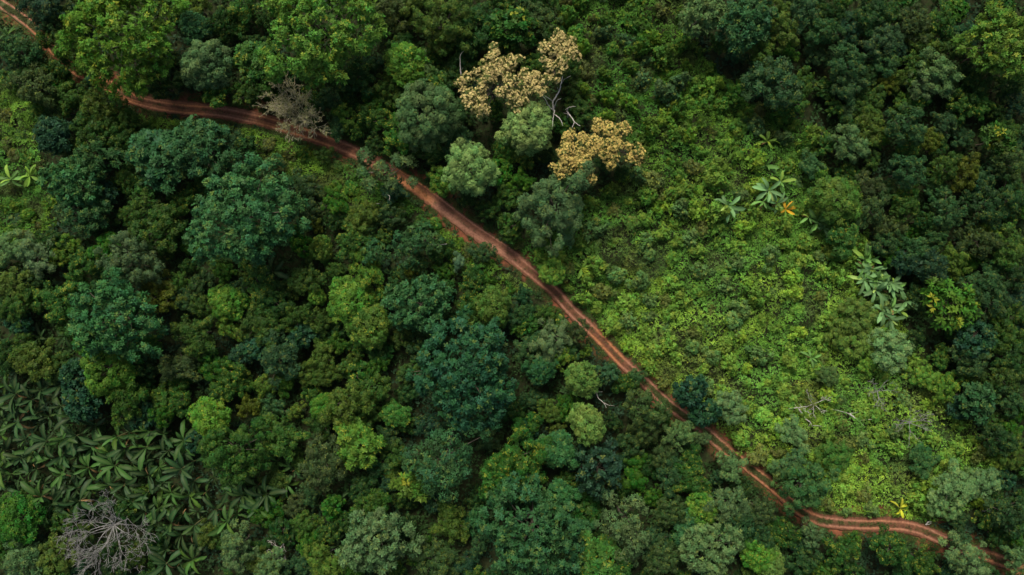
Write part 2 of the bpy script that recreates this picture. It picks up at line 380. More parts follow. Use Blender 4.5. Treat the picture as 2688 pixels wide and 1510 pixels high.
STYLES = {   # lobe radius/crown radius, leaves per clump, leaf length m, width ratio, spread, cover, flatness, irregularity, radial fuzz
    'A': dict(lf=0.175, m=3, L=0.36, W=0.55, sp=1.05, cov=2.2, flat=1.0, irr=0.07, fuzz=0.08, tip=0.05),
    'C': dict(lf=0.28, sub=7, m=3, L=0.36, W=0.52, sp=1.15, cov=1.35, flat=1.05, irr=0.30, fuzz=0.18, tip=0.10, jit=0.36),
    'F': dict(lf=0.26, sub=7, m=3, L=0.33, W=0.50, sp=1.1, cov=1.25, flat=0.8, irr=0.18, fuzz=0.30, tip=0.08),
    'B': dict(lf=0.20, sub=7, m=6, L=0.62, W=0.42, sp=1.15, cov=1.35, flat=0.75, irr=0.15, fuzz=0.16, tip=0.07, jit=0.30),
    'K': dict(lf=0.27, sub=6, m=5, L=0.66, W=0.60, sp=1.1, cov=1.35, flat=0.95, irr=0.16, fuzz=0.20, tip=0.06),
    'O': dict(lf=0.26, m=4, L=0.50, W=0.48, sp=1.1, cov=1.1, flat=0.45, irr=0.34, fuzz=0.30, tip=0.06),
    'G': dict(lf=0.22, m=8, L=1.15, W=0.36, sp=1.2, cov=1.5, flat=0.55, irr=0.30, fuzz=0.15, tip=0.06),
    'S': dict(lf=0.36, m=4, L=0.34, W=0.50, sp=1.0, cov=1.8, flat=0.70, irr=0.30, fuzz=0.35, tip=0.12),
}

def lobes_for(rng, R, st, n=None):
    lf = st['lf'] * (4.5 / max(R, 4.5)) ** 0.35
    n = n or max(5, int(1.75 / lf ** 2)); out = []
    cand = nrm(rng.normal(size=(n * 14, 3))); cand = cand[cand[:, 2] > -0.22]
    pick = [cand[0]]
    dmin = np.linalg.norm(cand - pick[0], axis=1) * rng.uniform(0.75, 1.1, len(cand))
    while len(pick) < n:
        k = int(np.argmax(dmin)); pick.append(cand[k])
        dmin = np.minimum(dmin, np.linalg.norm(cand - cand[k], axis=1) * rng.uniform(0.8, 1.1, len(cand)))
    D = np.array(pick); az = np.arctan2(D[:, 1], D[:, 0]); ph = rng.random(3) * 6.28
    f = 1 + st['irr'] * (np.sin(2 * az + ph[0]) * 0.8 + np.sin(3 * az + ph[1]) * 0.7 + np.sin(5 * az + ph[2]) * 0.6) * (1 - D[:, 2] * 0.6)
    lr = lf * R * rng.uniform(0.62, 1.2, len(D))
    rad = (R * f * rng.uniform(1.06 - st.get('jit', 0.26), 1.06, len(D)) - 0.75 * lr)[:, None]
    Cn = D * rad * np.array([1, 1, st['flat']])
    k = st.get('sub', 0)
    if k:                                                             # each bough carries smaller tufts
        n = len(lr); dd = nrm(rng.normal(size=(n, k, 3)) + D[:, None] * 0.9 + [0, 0, 0.45]); r2 = lr[:, None] * rng.uniform(0.30, 0.52, (n, k))
        C2 = Cn[:, None] + dd * (lr[:, None] * rng.uniform(0.55, 0.95, (n, k)))[..., None] * np.array([1, 1, 0.85])
        Cn = np.concatenate([Cn, C2.reshape(-1, 3)]); lr = np.concatenate([lr * 0.62, r2.ravel()])
    return Cn, lr

def crown_verts(rng, R, st, lobes=None):
    Cn, lr = lobes if lobes is not None else lobes_for(rng, R, st)
    La = st['L'] ** 2 * st['W'] * 0.5
    n_i = np.maximum(4, (st['cov'] * 2 * math.pi * lr ** 2 * 0.85 / (st['m'] * La)).astype(int))
    idx = np.repeat(np.arange(len(lr)), n_i); n = len(idx)
    D = nrm(rng.normal(size=(n, 3))); D[:, 2] = np.where(D[:, 2] < -0.3, -D[:, 2], D[:, 2])
    rr = lr[idx] * (1 - st['fuzz'] * rng.random(n) ** 1.2 + 0.10 * rng.random(n))
    bump = 1 + 0.16 * np.sin(D[:, 0] * 5 + idx) * np.sin(D[:, 1] * 5 + 2 * idx)
    P = Cn[idx] + D * (rr * bump)[:, None] * np.array([1, 1, 0.85])
    keep = np.ones(n, bool)                                           # drop clumps buried in a neighbour
    for s in range(0, n, 4000):
        q = P[s:s + 4000]; d = np.linalg.norm(q[:, None] - Cn[None], axis=2) / lr[None]
        d[np.arange(len(q)), idx[s:s + 4000]] = 9; keep[s:s + 4000] = d.min(1) > 0.62
    P, D, idx = P[keep], D[keep], idx[keep]
    A = nrm(D * 0.75 + [0, 0, 0.42] + rng.normal(0, 0.22, D.shape))
    V = rosettes(P, A, st['m'], st['L'], st['W'], st['sp'], rng)
    nl = len(P)
    lobe_h = rng.random(len(lr)); lobe_v = rng.random(len(lr))
    bn = np.repeat(D, st['m'] * 4, 0)
    tipc = (rng.random(nl) < st['tip'] * (0.3 + 1.8 * (lobe_v[idx] > 0.55))) * (D[:, 2] > -0.1) * rng.uniform(0.5, 1, nl)
    v = np.clip(0.5 + rng.normal(0, 0.17, (nl, st['m'])) + (lobe_v[idx, None] - 0.5) * 0.6 + rng.normal(0, 0.10, (nl, 1)), 0, 1)
    h = np.clip(lobe_h[idx] * 0.7 + 0.15 + rng.normal(0, 0.12, nl), 0, 1)
    col = np.stack([v, np.repeat(tipc[:, None], st['m'], 1), np.repeat(h[:, None], st['m'], 1), np.ones_like(v)], -1)
    col = np.repeat(col.reshape(-1, 4), 4, 0)
    # inner leaves that close the crown
    ni = int(1.1 * 2 * math.pi * (0.62 * R) ** 2 / (La * 9))
    D2 = nrm(rng.normal(size=(ni, 3))); P2 = D2 * (R * rng.uniform(0.35, 0.66, ni))[:, None] * np.array([1, 1, st['flat'] * 0.9])
    if st is not STYLES['O'] and st is not STYLES['G']:
        V2 = rosettes(P2, nrm(D2 + [0, 0, 0.4]), 1, st['L'] * 2.6, st['W'], 1.2, rng)
        c2 = np.tile([0.45, 0, 0.5, 1.0], (len(V2), 1)); V = np.concatenate([V, V2]); col = np.concatenate([col, c2]); bn = np.concatenate([bn, np.repeat(nrm(D2 + [0, 0, 0.4]), 4, 0)])
    return V, (col, bn), (Cn, lr), (P, D, idx)

def trunk_geo(rng, R, Hc, lobes, flat, thick=None):
    """trunk up to the crown, limbs out to some of the boughs (z=0 at the ground, crown centre at Hc)"""
    Cn, lr = lobes; r0 = thick or (0.10 + 0.035 * R)
    top = np.array([rng.normal(0, 0.04 * R), rng.normal(0, 0.04 * R), Hc + 0.15 * R * flat])
    n = 7; t = np.linspace(0, 1, n)[:, None]
    base = np.array([rng.normal(0, 0.05 * R), rng.normal(0, 0.05 * R), -0.5])
    path = base * (1 - t) + top * t + np.concatenate([rng.normal(0, 0.02 * R, (n, 2)), np.zeros((n, 1))], 1)
    rad = r0 * (1 - 0.6 * t[:, 0]); rad[0] *= 1.5
    parts = [tube(path, rad, 8)]
    for k in rng.permutation(len(lr))[:min(12, len(lr))]:
        s = path[rng.integers(3, 6)]; e = Cn[k] + [0, 0, Hc]
        mid = (s + e) / 2 + np.array([0, 0, 0.10 * R]) + rng.normal(0, 0.05 * R, 3)
        tt = np.linspace(0, 1, 6)[:, None]; pth = s * (1 - tt) ** 2 + 2 * mid * tt * (1 - tt) + e * tt ** 2
        parts.append(tube(pth, r0 * 0.42 * (1 - 0.8 * tt[:, 0]), 5))
    return merge(parts)

def tree_meshes(seed, R, style, H, lobes=None, blossom=0.0):
    rng = np.random.default_rng(seed); st = STYLES[style]
    V, col, lob, clump = crown_verts(rng, R, st, lobes)
    Hc = H - st['flat'] * R
    V = V + [0, 0, Hc]
    cm = mesh_np('crown', V, quads(len(V)), M_LEAF, {'leaf': col[0], 'bough': col[1]})
    tv, tf = trunk_geo(rng, R, Hc, lob, st['flat'])
    tm = mesh_np('trunk', tv, tf, M_BARK, smooth_shade=True)
    bm = None
    return dict(trunk=tm, crown=cm, blossom=bm, R=R, H=H, Hc=Hc)

def lin(r, g, b, k=0.485):
    r = (r * 0.78 + 74 * 0.22) * 0.90; g = g * 0.78 + 108 * 0.22; b = (b * 0.78 + 50 * 0.22) * 0.94
    return tuple(k * ((c / 255 + 0.055) / 1.055) ** 2.4 if c > 10 else k * c / 255 / 12.92 for c in (r, g, b))
COL = {  # leaf colours and how they are called
    'tg': (lin(66, 110, 66), 'teal green'), 'td': (lin(48, 88, 64), 'dark teal'), 'bg': (lin(48, 80, 62), 'dark blue green'),
    'mg': (lin(76, 118, 46), 'mid green'), 'dg': (lin(52, 88, 36), 'dark green'), 'gr': (lin(72, 124, 34), 'bright green'), 'yg': (lin(116, 152, 52), 'yellow green'),
    'lm': (lin(118, 150, 54), 'lime'), 'sg': (lin(120, 142, 92), 'sage green'), 'ps': (lin(172, 188, 118), 'pale sage'), 'pl': (lin(152, 172, 82), 'pale lime'), 'ol': (lin(78, 108, 42), 'olive'),
    'og': (lin(110, 128, 50), 'olive gold'), 'br': (lin(88, 102, 58), 'brownish olive'), 'gg': (lin(70, 106, 64), 'grey green'), 'go': (lin(116, 116, 32), 'golden'),
    'mt': (lin(140, 176, 140), 'pale mint'), 'dd': (lin(54, 86, 44), 'dull dark green')}
TEX = {'A': 'knobbly round-crowned tree', 'C': 'bushy tree', 'F': 'fine-leaved flat tree', 'B': 'broad spreading tree', 'K': 'big-leaved tree', 'O': 'airy open tree', 'G': 'star-leaved tree', 'S': 'shrub'}

ANCHORS = [  # findable things that neighbours are named by: photo x, y, reach, phrase
    (1310, 205, 170, 'near the large cream-flowering tree'), (1550, 400, 190, 'near the two gold-flowering trees'), (836, 70, 230, 'near the big yellow-tipped tree'),
    (315, 95, 210, 'near the huge bright tree over the track'), (643, 560, 230, 'near the huge teal tree'), (1223, 975, 230, 'near the darkest huge teal tree'), (300, 835, 190, 'near the spiky teal tree'),
    (285, 1385, 190, 'near the bare grey tree'), (785, 300, 150, 'near the half-bare tan tree over the track'), (2490, 800, 170, 'near the star-leaved lime tree'), (2310, 740, 170, 'near the long banana clump'),
    (2040, 500, 170, 'near the row of wild bananas'), (2625, 118, 190, 'near the big yellow-topped tree'), (2363, 1335, 170, 'near the yellow banana plant'), (2122, 1282, 150, 'near the tree that hides the track bend'),
    (1390, 1390, 200, 'near the wide green tree by dark gaps'), (617, 1187, 170, 'near the flat olive tree at the grove edge'), (1455, 540, 170, 'near the large sage tree by the slope'),
    (1890, 50, 190, 'near the bluish trees where the slope narrows'), (2230, 1080, 160, 'near the fallen dead branches'), (1230, 440, 130, 'near the pale round tree by the track'), (727, 1240, 130, 'near the loose bananas'), (1570, 1240, 150, 'near the dark blue green glossy tree'),
    (1100, 800, 120, 'near the yellow-tipped teal tree'), (930, 820, 120, 'near the knobbly yellow green trees'), (1640, 1370, 120, 'near the airy sage tree'), (595, 820, 120, 'near the small knobbly yellow green tree'),
    (338, 683, 120, 'near the wide flat sage tree'), (988, 1423, 130, 'near the large sage tree among bananas'), (1866, 1440, 110, 'near the sage teal spreading tree'), (2545, 455, 120, 'near the golden yellow bushy tree'),
    (2386, 448, 110, 'near the fine-leaved teal tree'), (500, 395, 140, 'near the wide grey green tree'), (1693, 1077, 90, 'near the brown tree over the track'), (2566, 890, 110, 'near the big-leaved dark teal tree'), (942, 1165, 110, 'near the lime green spreading tree'),
    (907, 1050, 100, 'near the pale olive bushy tree'), (1909, 540, 130, 'near the pale fan-shaped banana'), (1710, 690, 120, 'near the grassy lane'), (1830, 1055, 110, 'near the paired dark teal trees'), (2250, 880, 130, 'near the olive gold bushes'),
    (2228, 195, 110, 'near the twin grey trees'), (2380, 325, 100, 'near the golden bush'), (2540, 600, 110, 'near the lime-topped brown tree'), (180, 450, 120, 'near the dull grey green trees'), (170, 275, 100, 'near the thin pale leafless tree')]

def place_words(px, py):
    best, bd = None, 1.0
    for ax, ay, reach, ph in ANCHORS:
        d = math.hypot(px - ax, py - ay) / reach
        if d < bd: best, bd = ph, d
    if best: return best
    d = np.hypot(ROAD_PXS[:, 0] - px, ROAD_PXS[:, 1] - py); k = int(np.argmin(d))
    side = np.cross(ROAD_PXS[min(k + 2, len(d) - 1)] - ROAD_PXS[max(k - 2, 0)], np.array([px, py]) - ROAD_PXS[k])
    if d[k] < 90: return 'beside the red track'
    if bool(pip(px, py, SLOPE)): return 'on the open scrub slope'
    if bool(pip(px, py, WEST)): return 'in the small separate scrub patch'
    if side > 0: return 'in the forest on the banana grove side'
    if px > 1700: return 'in the dark wood beyond the scrub slope'
    return 'in the forest across the track from the grove'

USED = {}
def unique_label(base, group):
    USED.setdefault(base, []).append(group); return base

# ------------------------------------------------------------------ trees read off the photograph:  x y r(px) style colour [height factor] [| label]
TREES = """
315 95 146 B yg 1.0 | huge bright green spreading tree overhanging the red track's shaded bend
836 66 156 B yg 1.0 | huge yellow green spreading tree with bright yellow shoot tips
643 560 142 B tg 1.0 | huge teal green spreading tree between the wide grey green tree and a shaded banana
1223 975 142 B td 1.0 | huge dark teal spreading tree dotted with small yellow shoots
300 838 118 B tg 1.0 | spiky-edged large teal green tree touching a light knobbly tree
1392 1395 138 B tg .95 | very wide green tree with sprays of leaves beside dark gaps
1230 440 72 A ps 1.05 | pale sage round tree with a cauliflower crown beside the track
1385 335 70 A ps 1.05 | pale sage cauliflower-crowned tree between the cream-flowering trees
1118 298 88 A sg 1.0 | large sage green knobbly tree beside the dead white snag
535 165 68 A sg 1.0 | olive sage knobbly tree standing between the two huge bright trees
1455 545 104 C sg 1.0 | large dense sage olive tree at the edge of the scrub slope
1530 998 50 A pl 1.0 | pale lime round tree with a curved white branch at its foot
1542 1116 46 A pl 1.0 | pale lime round tree with swirling crown next to a brown tree
280 962 78 A yg .85 | light yellow green knobbly tree touching the spiky teal tree
1100 800 80 B tg .9 | teal green spreading tree with scattered yellow tips
1294 806 45 A og .95 | golden olive round tree beside the huge dark teal tree
2490 800 68 G lm .85 | lime tree with star-shaped leaf sprays beside the banana clump
2625 118 96 B yg .95 | big yellow-topped spreading tree in the dark wood
1170 1195 96 O tg 1.0 | airy grey teal tree with thin limbs showing through
1090 1268 48 G yg .85 | lime-tipped leafy tree hanging from the airy teal tree's edge
988 1423 90 B sg .9 | large sage green tree among scattered banana plants
617 1187 84 F ol .9 | wide flat olive tree overhanging the banana grove
1574 1240 70 K bg .95 | dark blue green tree with dull glossy leaves
1693 1077 58 C br .95 | brownish tree standing over the track
1813 1030 46 K td .9 | dark teal big-leaved tree beside the track, paired with another
1848 1084 44 K td .8 | dark teal big-leaved tree leaning over the track
2122 1282 70 C gg 1.0 | round grey green tree that hides the bend of the track
1640 1370 72 O sg 1.0 | airy sage tree with open gaps in its crown
1866 1440 74 B sg .9 | sage teal spreading tree on the grove side, two trees from the track
1365 1212 90 C mg .95 | large lumpy green tree with many small boughs
1848 30 64 B sg .95 | bluish sage spreading tree at the narrow end of the scrub slope
1955 62 72 B tg .95 | larger bluish green spreading tree at the narrow end of the scrub slope
1153 48 82 C og .95 | olive gold bushy tree with a dense rounded crown
2217 616 50 C mg .7 | fine-leaved green dome standing among wild bananas
2200 522 54 A og .8 | olive gold dome-shaped tree beside the wild bananas
1203 688 21 S mt .7 | small pale mint green bush in the grass beside the track
1450 715 37 A yg .6 | rounded yellow green bush touching the track
529 392 86 B gg .95 | wide dark grey green tree with a loose crown
423 412 62 B tg .9 | teal green tree with upright sprays beside the wide grey green tree
338 683 74 F sg .9 | wide flat sage tree with a scalloped rim
420 768 55 F go .55 | low dark golden tree in deep shade
2566 890 44 K td .85 | dark teal big-leaved tree beyond the star-leaved lime tree
2570 1056 46 K tg .85 | teal big-leaved tree where the scrub slope meets the dark wood
2545 455 37 C go .8 | golden yellow bushy tree in the dark wood
2386 448 49 F tg .9 | fine-leaved teal green round tree in the dark wood
2615 365 44 G mg .8 | green fern-like tree in the dark wood
942 1165 57 B yg .9 | lime green spreading tree with rounded leaf clusters
550 1102 52 A yg .85 | yellow green round tree touching the flat olive tree
850 1218 58 F br .85 | dark brownish fine-leaved tree beside loose bananas
907 1060 60 C og .9 | pale olive bushy tree with a lime neighbour
1345 72 58 K mg .85 | green tree with separate rounded leaf clumps beside the cream tree
1422 55 40 F br .8 | brown olive feathery tree behind the cream-flowering tree
2041 215 60 C gg .95 | large dull grey tree at the edge of the scrub slope
2380 325 54 C gg .95 | grey green round tree with a golden bush beside it
416 218 40 C dg .8
565 228 50 C mg .8
510 70 46 B tg .8
578 55 40 C dg .8
505 8 46 C og .8
635 15 38 C mg .75
682 165 52 B mg .9
665 232 50 C ol .85
115 18 56 C bg .8
135 62 40 C dd .7
118 102 34 C mg .7
166 114 40 C ol .75
45 135 56 C gg .9
95 172 45 C dg .75
146 182 38 C mg .7
90 226 60 F br .9
212 178 24 C og .5
238 214 20 S tg .5
183 256 42 C ol .8
254 278 52 C og .85
306 285 34 C ol .7
140 356 52 B bg .9
232 352 46 C ol .85
338 320 35 C ol .75
325 370 38 C dg .75
262 318 42 C ol .8
240 416 62 C gg .9
187 478 70 B gg .9
303 483 20 C mg .5
1023 20 50 C br .85
1065 165 50 A yg .95
1100 172 36 C sg .85
1136 135 30 C mg .7
1143 224 42 C mg .75
935 205 54 C dg .75
920 240 24 S tg .6
907 303 38 C yg .65
984 310 40 C mg .8
1040 356 42 C mg .75
984 384 35 C dg .7
755 197 45 C dd .7
818 262 34 C mg .7
870 254 36 C gg .75
1275 72 62 C dg .7
1190 190 34 C dg .55
1012 230 35 C ol .75
1045 257 30 C ol .7
1155 475 40 C yg .7
712 445 30 C br .55
2003 132 40 C og .8
2033 20 38 C og .8
2051 75 42 C og .85
2110 30 45 C gg .85
2185 30 38 C dg .8
2170 80 46 C gg .85
1998 190 35 K bg .7
2228 170 52 C gg .9
2228 218 45 C gg .8
2295 30 42 C dd .85
2323 100 44 C gg .9
2411 58 42 C br .85
2474 50 40 C mg .8
2425 108 32 C og .75
2500 125 35 C ol .8
2474 185 50 C sg .9
2411 160 35 C ol .8
2422 220 34 C sg .85
2368 200 28 C og .75
2333 215 26 F go .65
2323 150 38 C gg .8
2231 296 26 C sg .65
2298 260 30 C ol .7
2291 330 42 C og .75
2256 285 28 C ol .7
2231 375 44 C sg .85
2443 365 28 F go .7
2527 280 35 C mg .8
2481 325 32 C gg .75
2580 275 32 C mg .75
2570 220 42 C dg .8
2652 222 36 C dg .8
2481 440 40 C ol .85
2650 415 46 C br .85
2130 430 32 C gg .6
2280 492 36 C br .8
2288 550 44 C br .85
2376 545 38 C ol .85
2340 592 36 C br .75
2333 630 36 C gg .75
2432 580 36 C dg .8
2495 555 50 C gg .9
2587 545 52 C dd .9
2660 520 46 C dd .9
2570 635 54 C br .9
2606 612 28 C lm .85
2510 687 38 C og .85
2446 700 46 C bg .9
2457 630 40 C gg .8
2411 658 36 C gg .8
2645 650 46 C ol .85
2670 722 42 C dd .8
2587 745 42 C gg .85
2375 690 32 K bg .7
2605 792 50 C gg .9
2647 840 46 C ol .85
2640 888 46 C ol .85
2552 948 42 C gg .8
2660 942 42 C dd .85
2640 998 42 C ol .85
2256 835 48 C og .6
2200 862 36 C og .5
2256 897 42 C og .55
2340 922 54 C sg .65
2277 957 26 C lm .5
2171 986 30 F br .5
2420 985 30 C lm .5
1362 863 18 C lm .75
1447 895 46 C sg .85
1514 873 36 F br .7
1471 937 32 C yg .75
1538 926 18 C lm .6
1418 972 42 B tg .85
1595 982 32 K tg .75
1672 990 24 C gg .5
1334 828 30 C tg .75
1373 824 28 C gg .75
1436 824 28 C ol .65
405 613 54 C ol .85
375 530 30 O ol .75
211 563 52 C gg .85
176 637 22 C lm .6
155 665 30 C yg .65
222 687 38 C mg .75
88 670 42 C sg .8
35 650 42 C sg .8
25 747 42 C og .8
46 803 42 C ol .8
148 792 50 C mg .8
275 738 34 C dd .55
595 795 44 A yg .85
532 807 34 C ol .8
596 860 30 C yg .75
670 845 40 C ol .85
511 880 60 C ol .85
585 715 25 C gr .7
652 730 22 C og .6
476 958 46 C br .8
564 960 46 C gr .7
635 930 30 K bg .65
600 998 40 C mg .75
88 948 48 C og .8
148 962 36 C ol .75
197 988 46 K td .8
10 940 36 C dg .75
370 950 42 C dd .75
840 652 36 A lm .85
921 640 42 C mg .85
960 711 48 C yg .75
805 733 42 C ol .8
829 778 25 A lm .75
914 790 50 A yg .85
776 831 36 C ol .85
843 845 34 C ol .8
967 857 52 A yg .85
1058 880 28 C ol .7
1234 803 33 C mg .7
1065 655 44 O tg .9
985 662 34 O tg .85
1112 622 36 O gg .9
1167 712 26 C gr .5
878 902 27 C gr .75
794 880 36 K td .7
700 860 46 C ol .85
730 940 56 C gg .85
843 940 38 C og .8
857 983 34 C og .8
921 950 22 C og .65
984 965 28 C gr .65
801 983 28 C og .7
949 567 36 C og .7
882 532 40 C gr .65
819 585 26 C go .55
885 575 30 C dg .6
713 793 40 C dg .75
1065 718 32 C go .6
211 1053 54 K td .85
330 1050 60 C ol .85
423 1092 36 C gr .75
469 1053 36 C mg .75
652 1067 28 C go .7
600 1021 36 C mg .75
42 1363 54 A gr .85
105 1350 36 C dg .7
152 1455 50 C og .75
53 1475 54 C sg .85
405 1416 32 C dg .6
352 1465 32 C ol .6
539 1405 31 C og .7
620 1440 56 C sg .85
680 1352 30 C gr .6
370 1300 25 C yg .5
690 1482 36 C og .75
850 1070 36 A yg .85
970 1032 46 C ol .8
741 1148 50 C ol .8
692 1140 40 C dd .75
776 1080 22 C lm .6
695 1014 30 C lm .7
1040 1088 34 B mg .7
1034 1197 35 C ol .65
1027 1243 26 C og .55
977 1328 50 C ol .7
1182 1374 46 C og .7
1143 1470 50 C br .8
1256 1363 26 K tg .75
1320 1265 66 B mg .9
713 1335 28 C gr .6
776 1328 30 C br .6
706 1486 46 C sg .75
812 1433 34 C gr .65
843 1476 44 C og .75
1140 1317 30 K td .6
1440 1081 34 C og .75
1461 1137 30 C og .65
1383 1134 32 K td .7
1461 1183 44 B tg .85
1471 1300 36 B tg .8
1743 1197 36 F br .75
1757 1243 40 C gg .8
1813 1211 36 C mg .75
1693 1138 36 C br .75
1785 1141 44 C sg .85
1842 1152 26 C sg .65
1920 1225 42 C sg .75
1813 1264 42 C mg .8
1669 1211 24 S gr .6
1669 1260 26 S gr .6
1919 1070 44 C sg .7
1655 1428 46 C sg .8
1757 1345 42 F br .85
1842 1338 44 A yg .85
1912 1325 48 C sg .85
2000 1347 38 F br .8
1736 1468 48 F br .8
1997 1465 40 A yg .85
1580 1483 62 B mg .85
1531 1398 32 B tg .75
1813 1380 42 B tg .75
1937 1388 44 C gg .8
2090 1218 34 C gg .75
2005 1418 38 C tg .8
2136 1405 36 C sg .8
2076 1405 36 C mg .75
2020 1478 40 A pl .8
2210 1450 48 C mg .8
2242 1418 25 C yg .6
2340 1440 56 C mg .8
2538 1465 60 C sg .85
2520 1423 26 C gg .6
2658 1355 54 C gg .9
2675 1462 40 C sg .8
2500 1275 56 C sg .65
2481 1328 42 C sg .55
2580 1268 42 C sg .6
2422 1208 34 C gg .5
2658 1053 42 C gg .85
2622 1158 42 C dd .8
2665 1197 38 C og .8
2080 1134 40 C sg .5
2182 1197 46 C ol .45
2481 1018 36 C yg .55
2430 1480 40 C mg .7
2110 1480 42 C gg .75
1060 15 36 C ol .8
1215 20 44 C ol .75
1230 120 40 C dg .7
45 30 0 C mg .5
"""

CREAM = [   # cream-flowering trees: boughs as photo pixels (x, y, r), label
    ([(1290, 160, 34), (1345, 172, 30), (1385, 215, 34), (1335, 238, 36), (1280, 215, 30), (1232, 218, 30), (1222, 262, 28), (1258, 292, 26), (1360, 275, 26), (1312, 195, 34), (1265, 250, 26)],
     'large cream-flowering tree with spread boughs beside the dead white snag', 0.72),
    ([(1470, 108, 26), (1450, 142, 32), (1492, 150, 26), (1455, 178, 30), (1480, 130, 30), (1440, 215, 22), (1425, 240, 18)], 'narrow cream-flowering tree at the edge of the scrub slope', 0.8),
    ([(1500, 400, 42), (1545, 385, 34), (1480, 425, 34), (1530, 440, 36), (1465, 450, 26), (1545, 465, 26), (1510, 365, 30)], 'gold-flowering round tree next to its wider gold-flowering neighbour', 0.8),
    ([(1600, 350, 38), (1570, 345, 28), (1620, 385, 36), (1630, 345, 22), (1612, 420, 26), (1668, 405, 26), (1675, 415, 20), (1580, 390, 28)], 'gold-flowering tree with a trailing bough over the scrub slope', 0.75),
]

def tree_height(Rm):
    return 6.5 + 1.5 * Rm

PROTO = {}
def proto(style, k):
    key = (style, k)
    if key not in PROTO:
        PROTO[key] = tree_meshes(500 + 31 * k + sum(map(ord, style)) * 7, 3.9, style, 12.0)
    return PROTO[key]

NAMES = {'A': 'round_tree', 'C': 'bushy_tree', 'F': 'fine_leaved_tree', 'B': 'spreading_tree', 'K': 'big_leaved_tree', 'O': 'airy_tree', 'G': 'star_leaved_tree', 'S': 'leafy_bush'}
TREE_LIST = []

def put_tree(px, py, rp, style, colk, hf, label, seed):
    rng = np.random.default_rng(seed)
    c, cname = COL[colk]
    c = np.array(c) * rng.uniform(0.86, 1.16) * (1 + rng.normal(0, 0.05, 3))
    c *= {'B': 1.42, 'A': 1.22, 'K': 1.15, 'O': 1.2}.get(style, 1.05)
    if bool(pip(px, py, SLOPE)) and colk not in ('td', 'bg'): c = c * 1.5
    if colk == 'sg' and style == 'C': c = c * 1.15
    z = 0.0; g = 0.0
    for _ in range(6):
        Rm = rp / PPM * (CAM_H - z) / CAM_H
        H = tree_height(Rm) * hf * rng.uniform(1, 1) ; zc = g + H - 0.6 * Rm
        x, y = at(px, py, zc); g = float(land0(x, y)); z = zc
    big = rp >= 64
    rz = rng.random() * 6.283
    if big:
        ms = tree_meshes(seed, Rm, style, H); s = 1.0
        root = empty(NAMES[style], (x, y, g), rz, 1.0)
    else:
        ms = proto(style, int(rng.integers(0, {'C': 7, 'A': 3, 'K': 3, 'F': 3, 'B': 4}.get(style, 2))))
        s = Rm / ms['R']; up = 0.98 if float(np.hypot(ROAD_PXS[:, 0] - px, ROAD_PXS[:, 1] - py).min()) < rp + 45 else 1.25
        root = empty(NAMES[style], (x, y, g), rz, (s * rng.uniform(0.88, up), s * rng.uniform(0.88, up), H / ms['H']))
    link('trunk', ms['trunk'], root)
    cr = link('crown', ms['crown'], root); cr.color = (*c, 0.8 if colk in ('yg', 'lm', 'mg') else 0.3)
    if label:
        tag(root, label, 'bush' if style == 'S' else 'tree')
    else:
        size = 'small' if rp < 31 else ('medium' if rp < 46 else 'large')
        lab = f'{size} {cname} {TEX[style]} {place_words(px, py)}'
        tag(root, lab, 'bush' if style == 'S' else 'tree', f'{size} {cname} trees {place_words(px, py)}')
    TREE_LIST.append((px, py, rp))
    return root

for i, ln in enumerate(TREES.strip().splitlines()):
    body, _, lab = ln.partition('|'); f = body.split()
    if float(f[2]) <= 0: continue
    put_tree(float(f[0]), float(f[1]), float(f[2]), f[3], f[4], float(f[5]) if len(f) > 5 else 0.8, lab.strip(), 9000 + i)

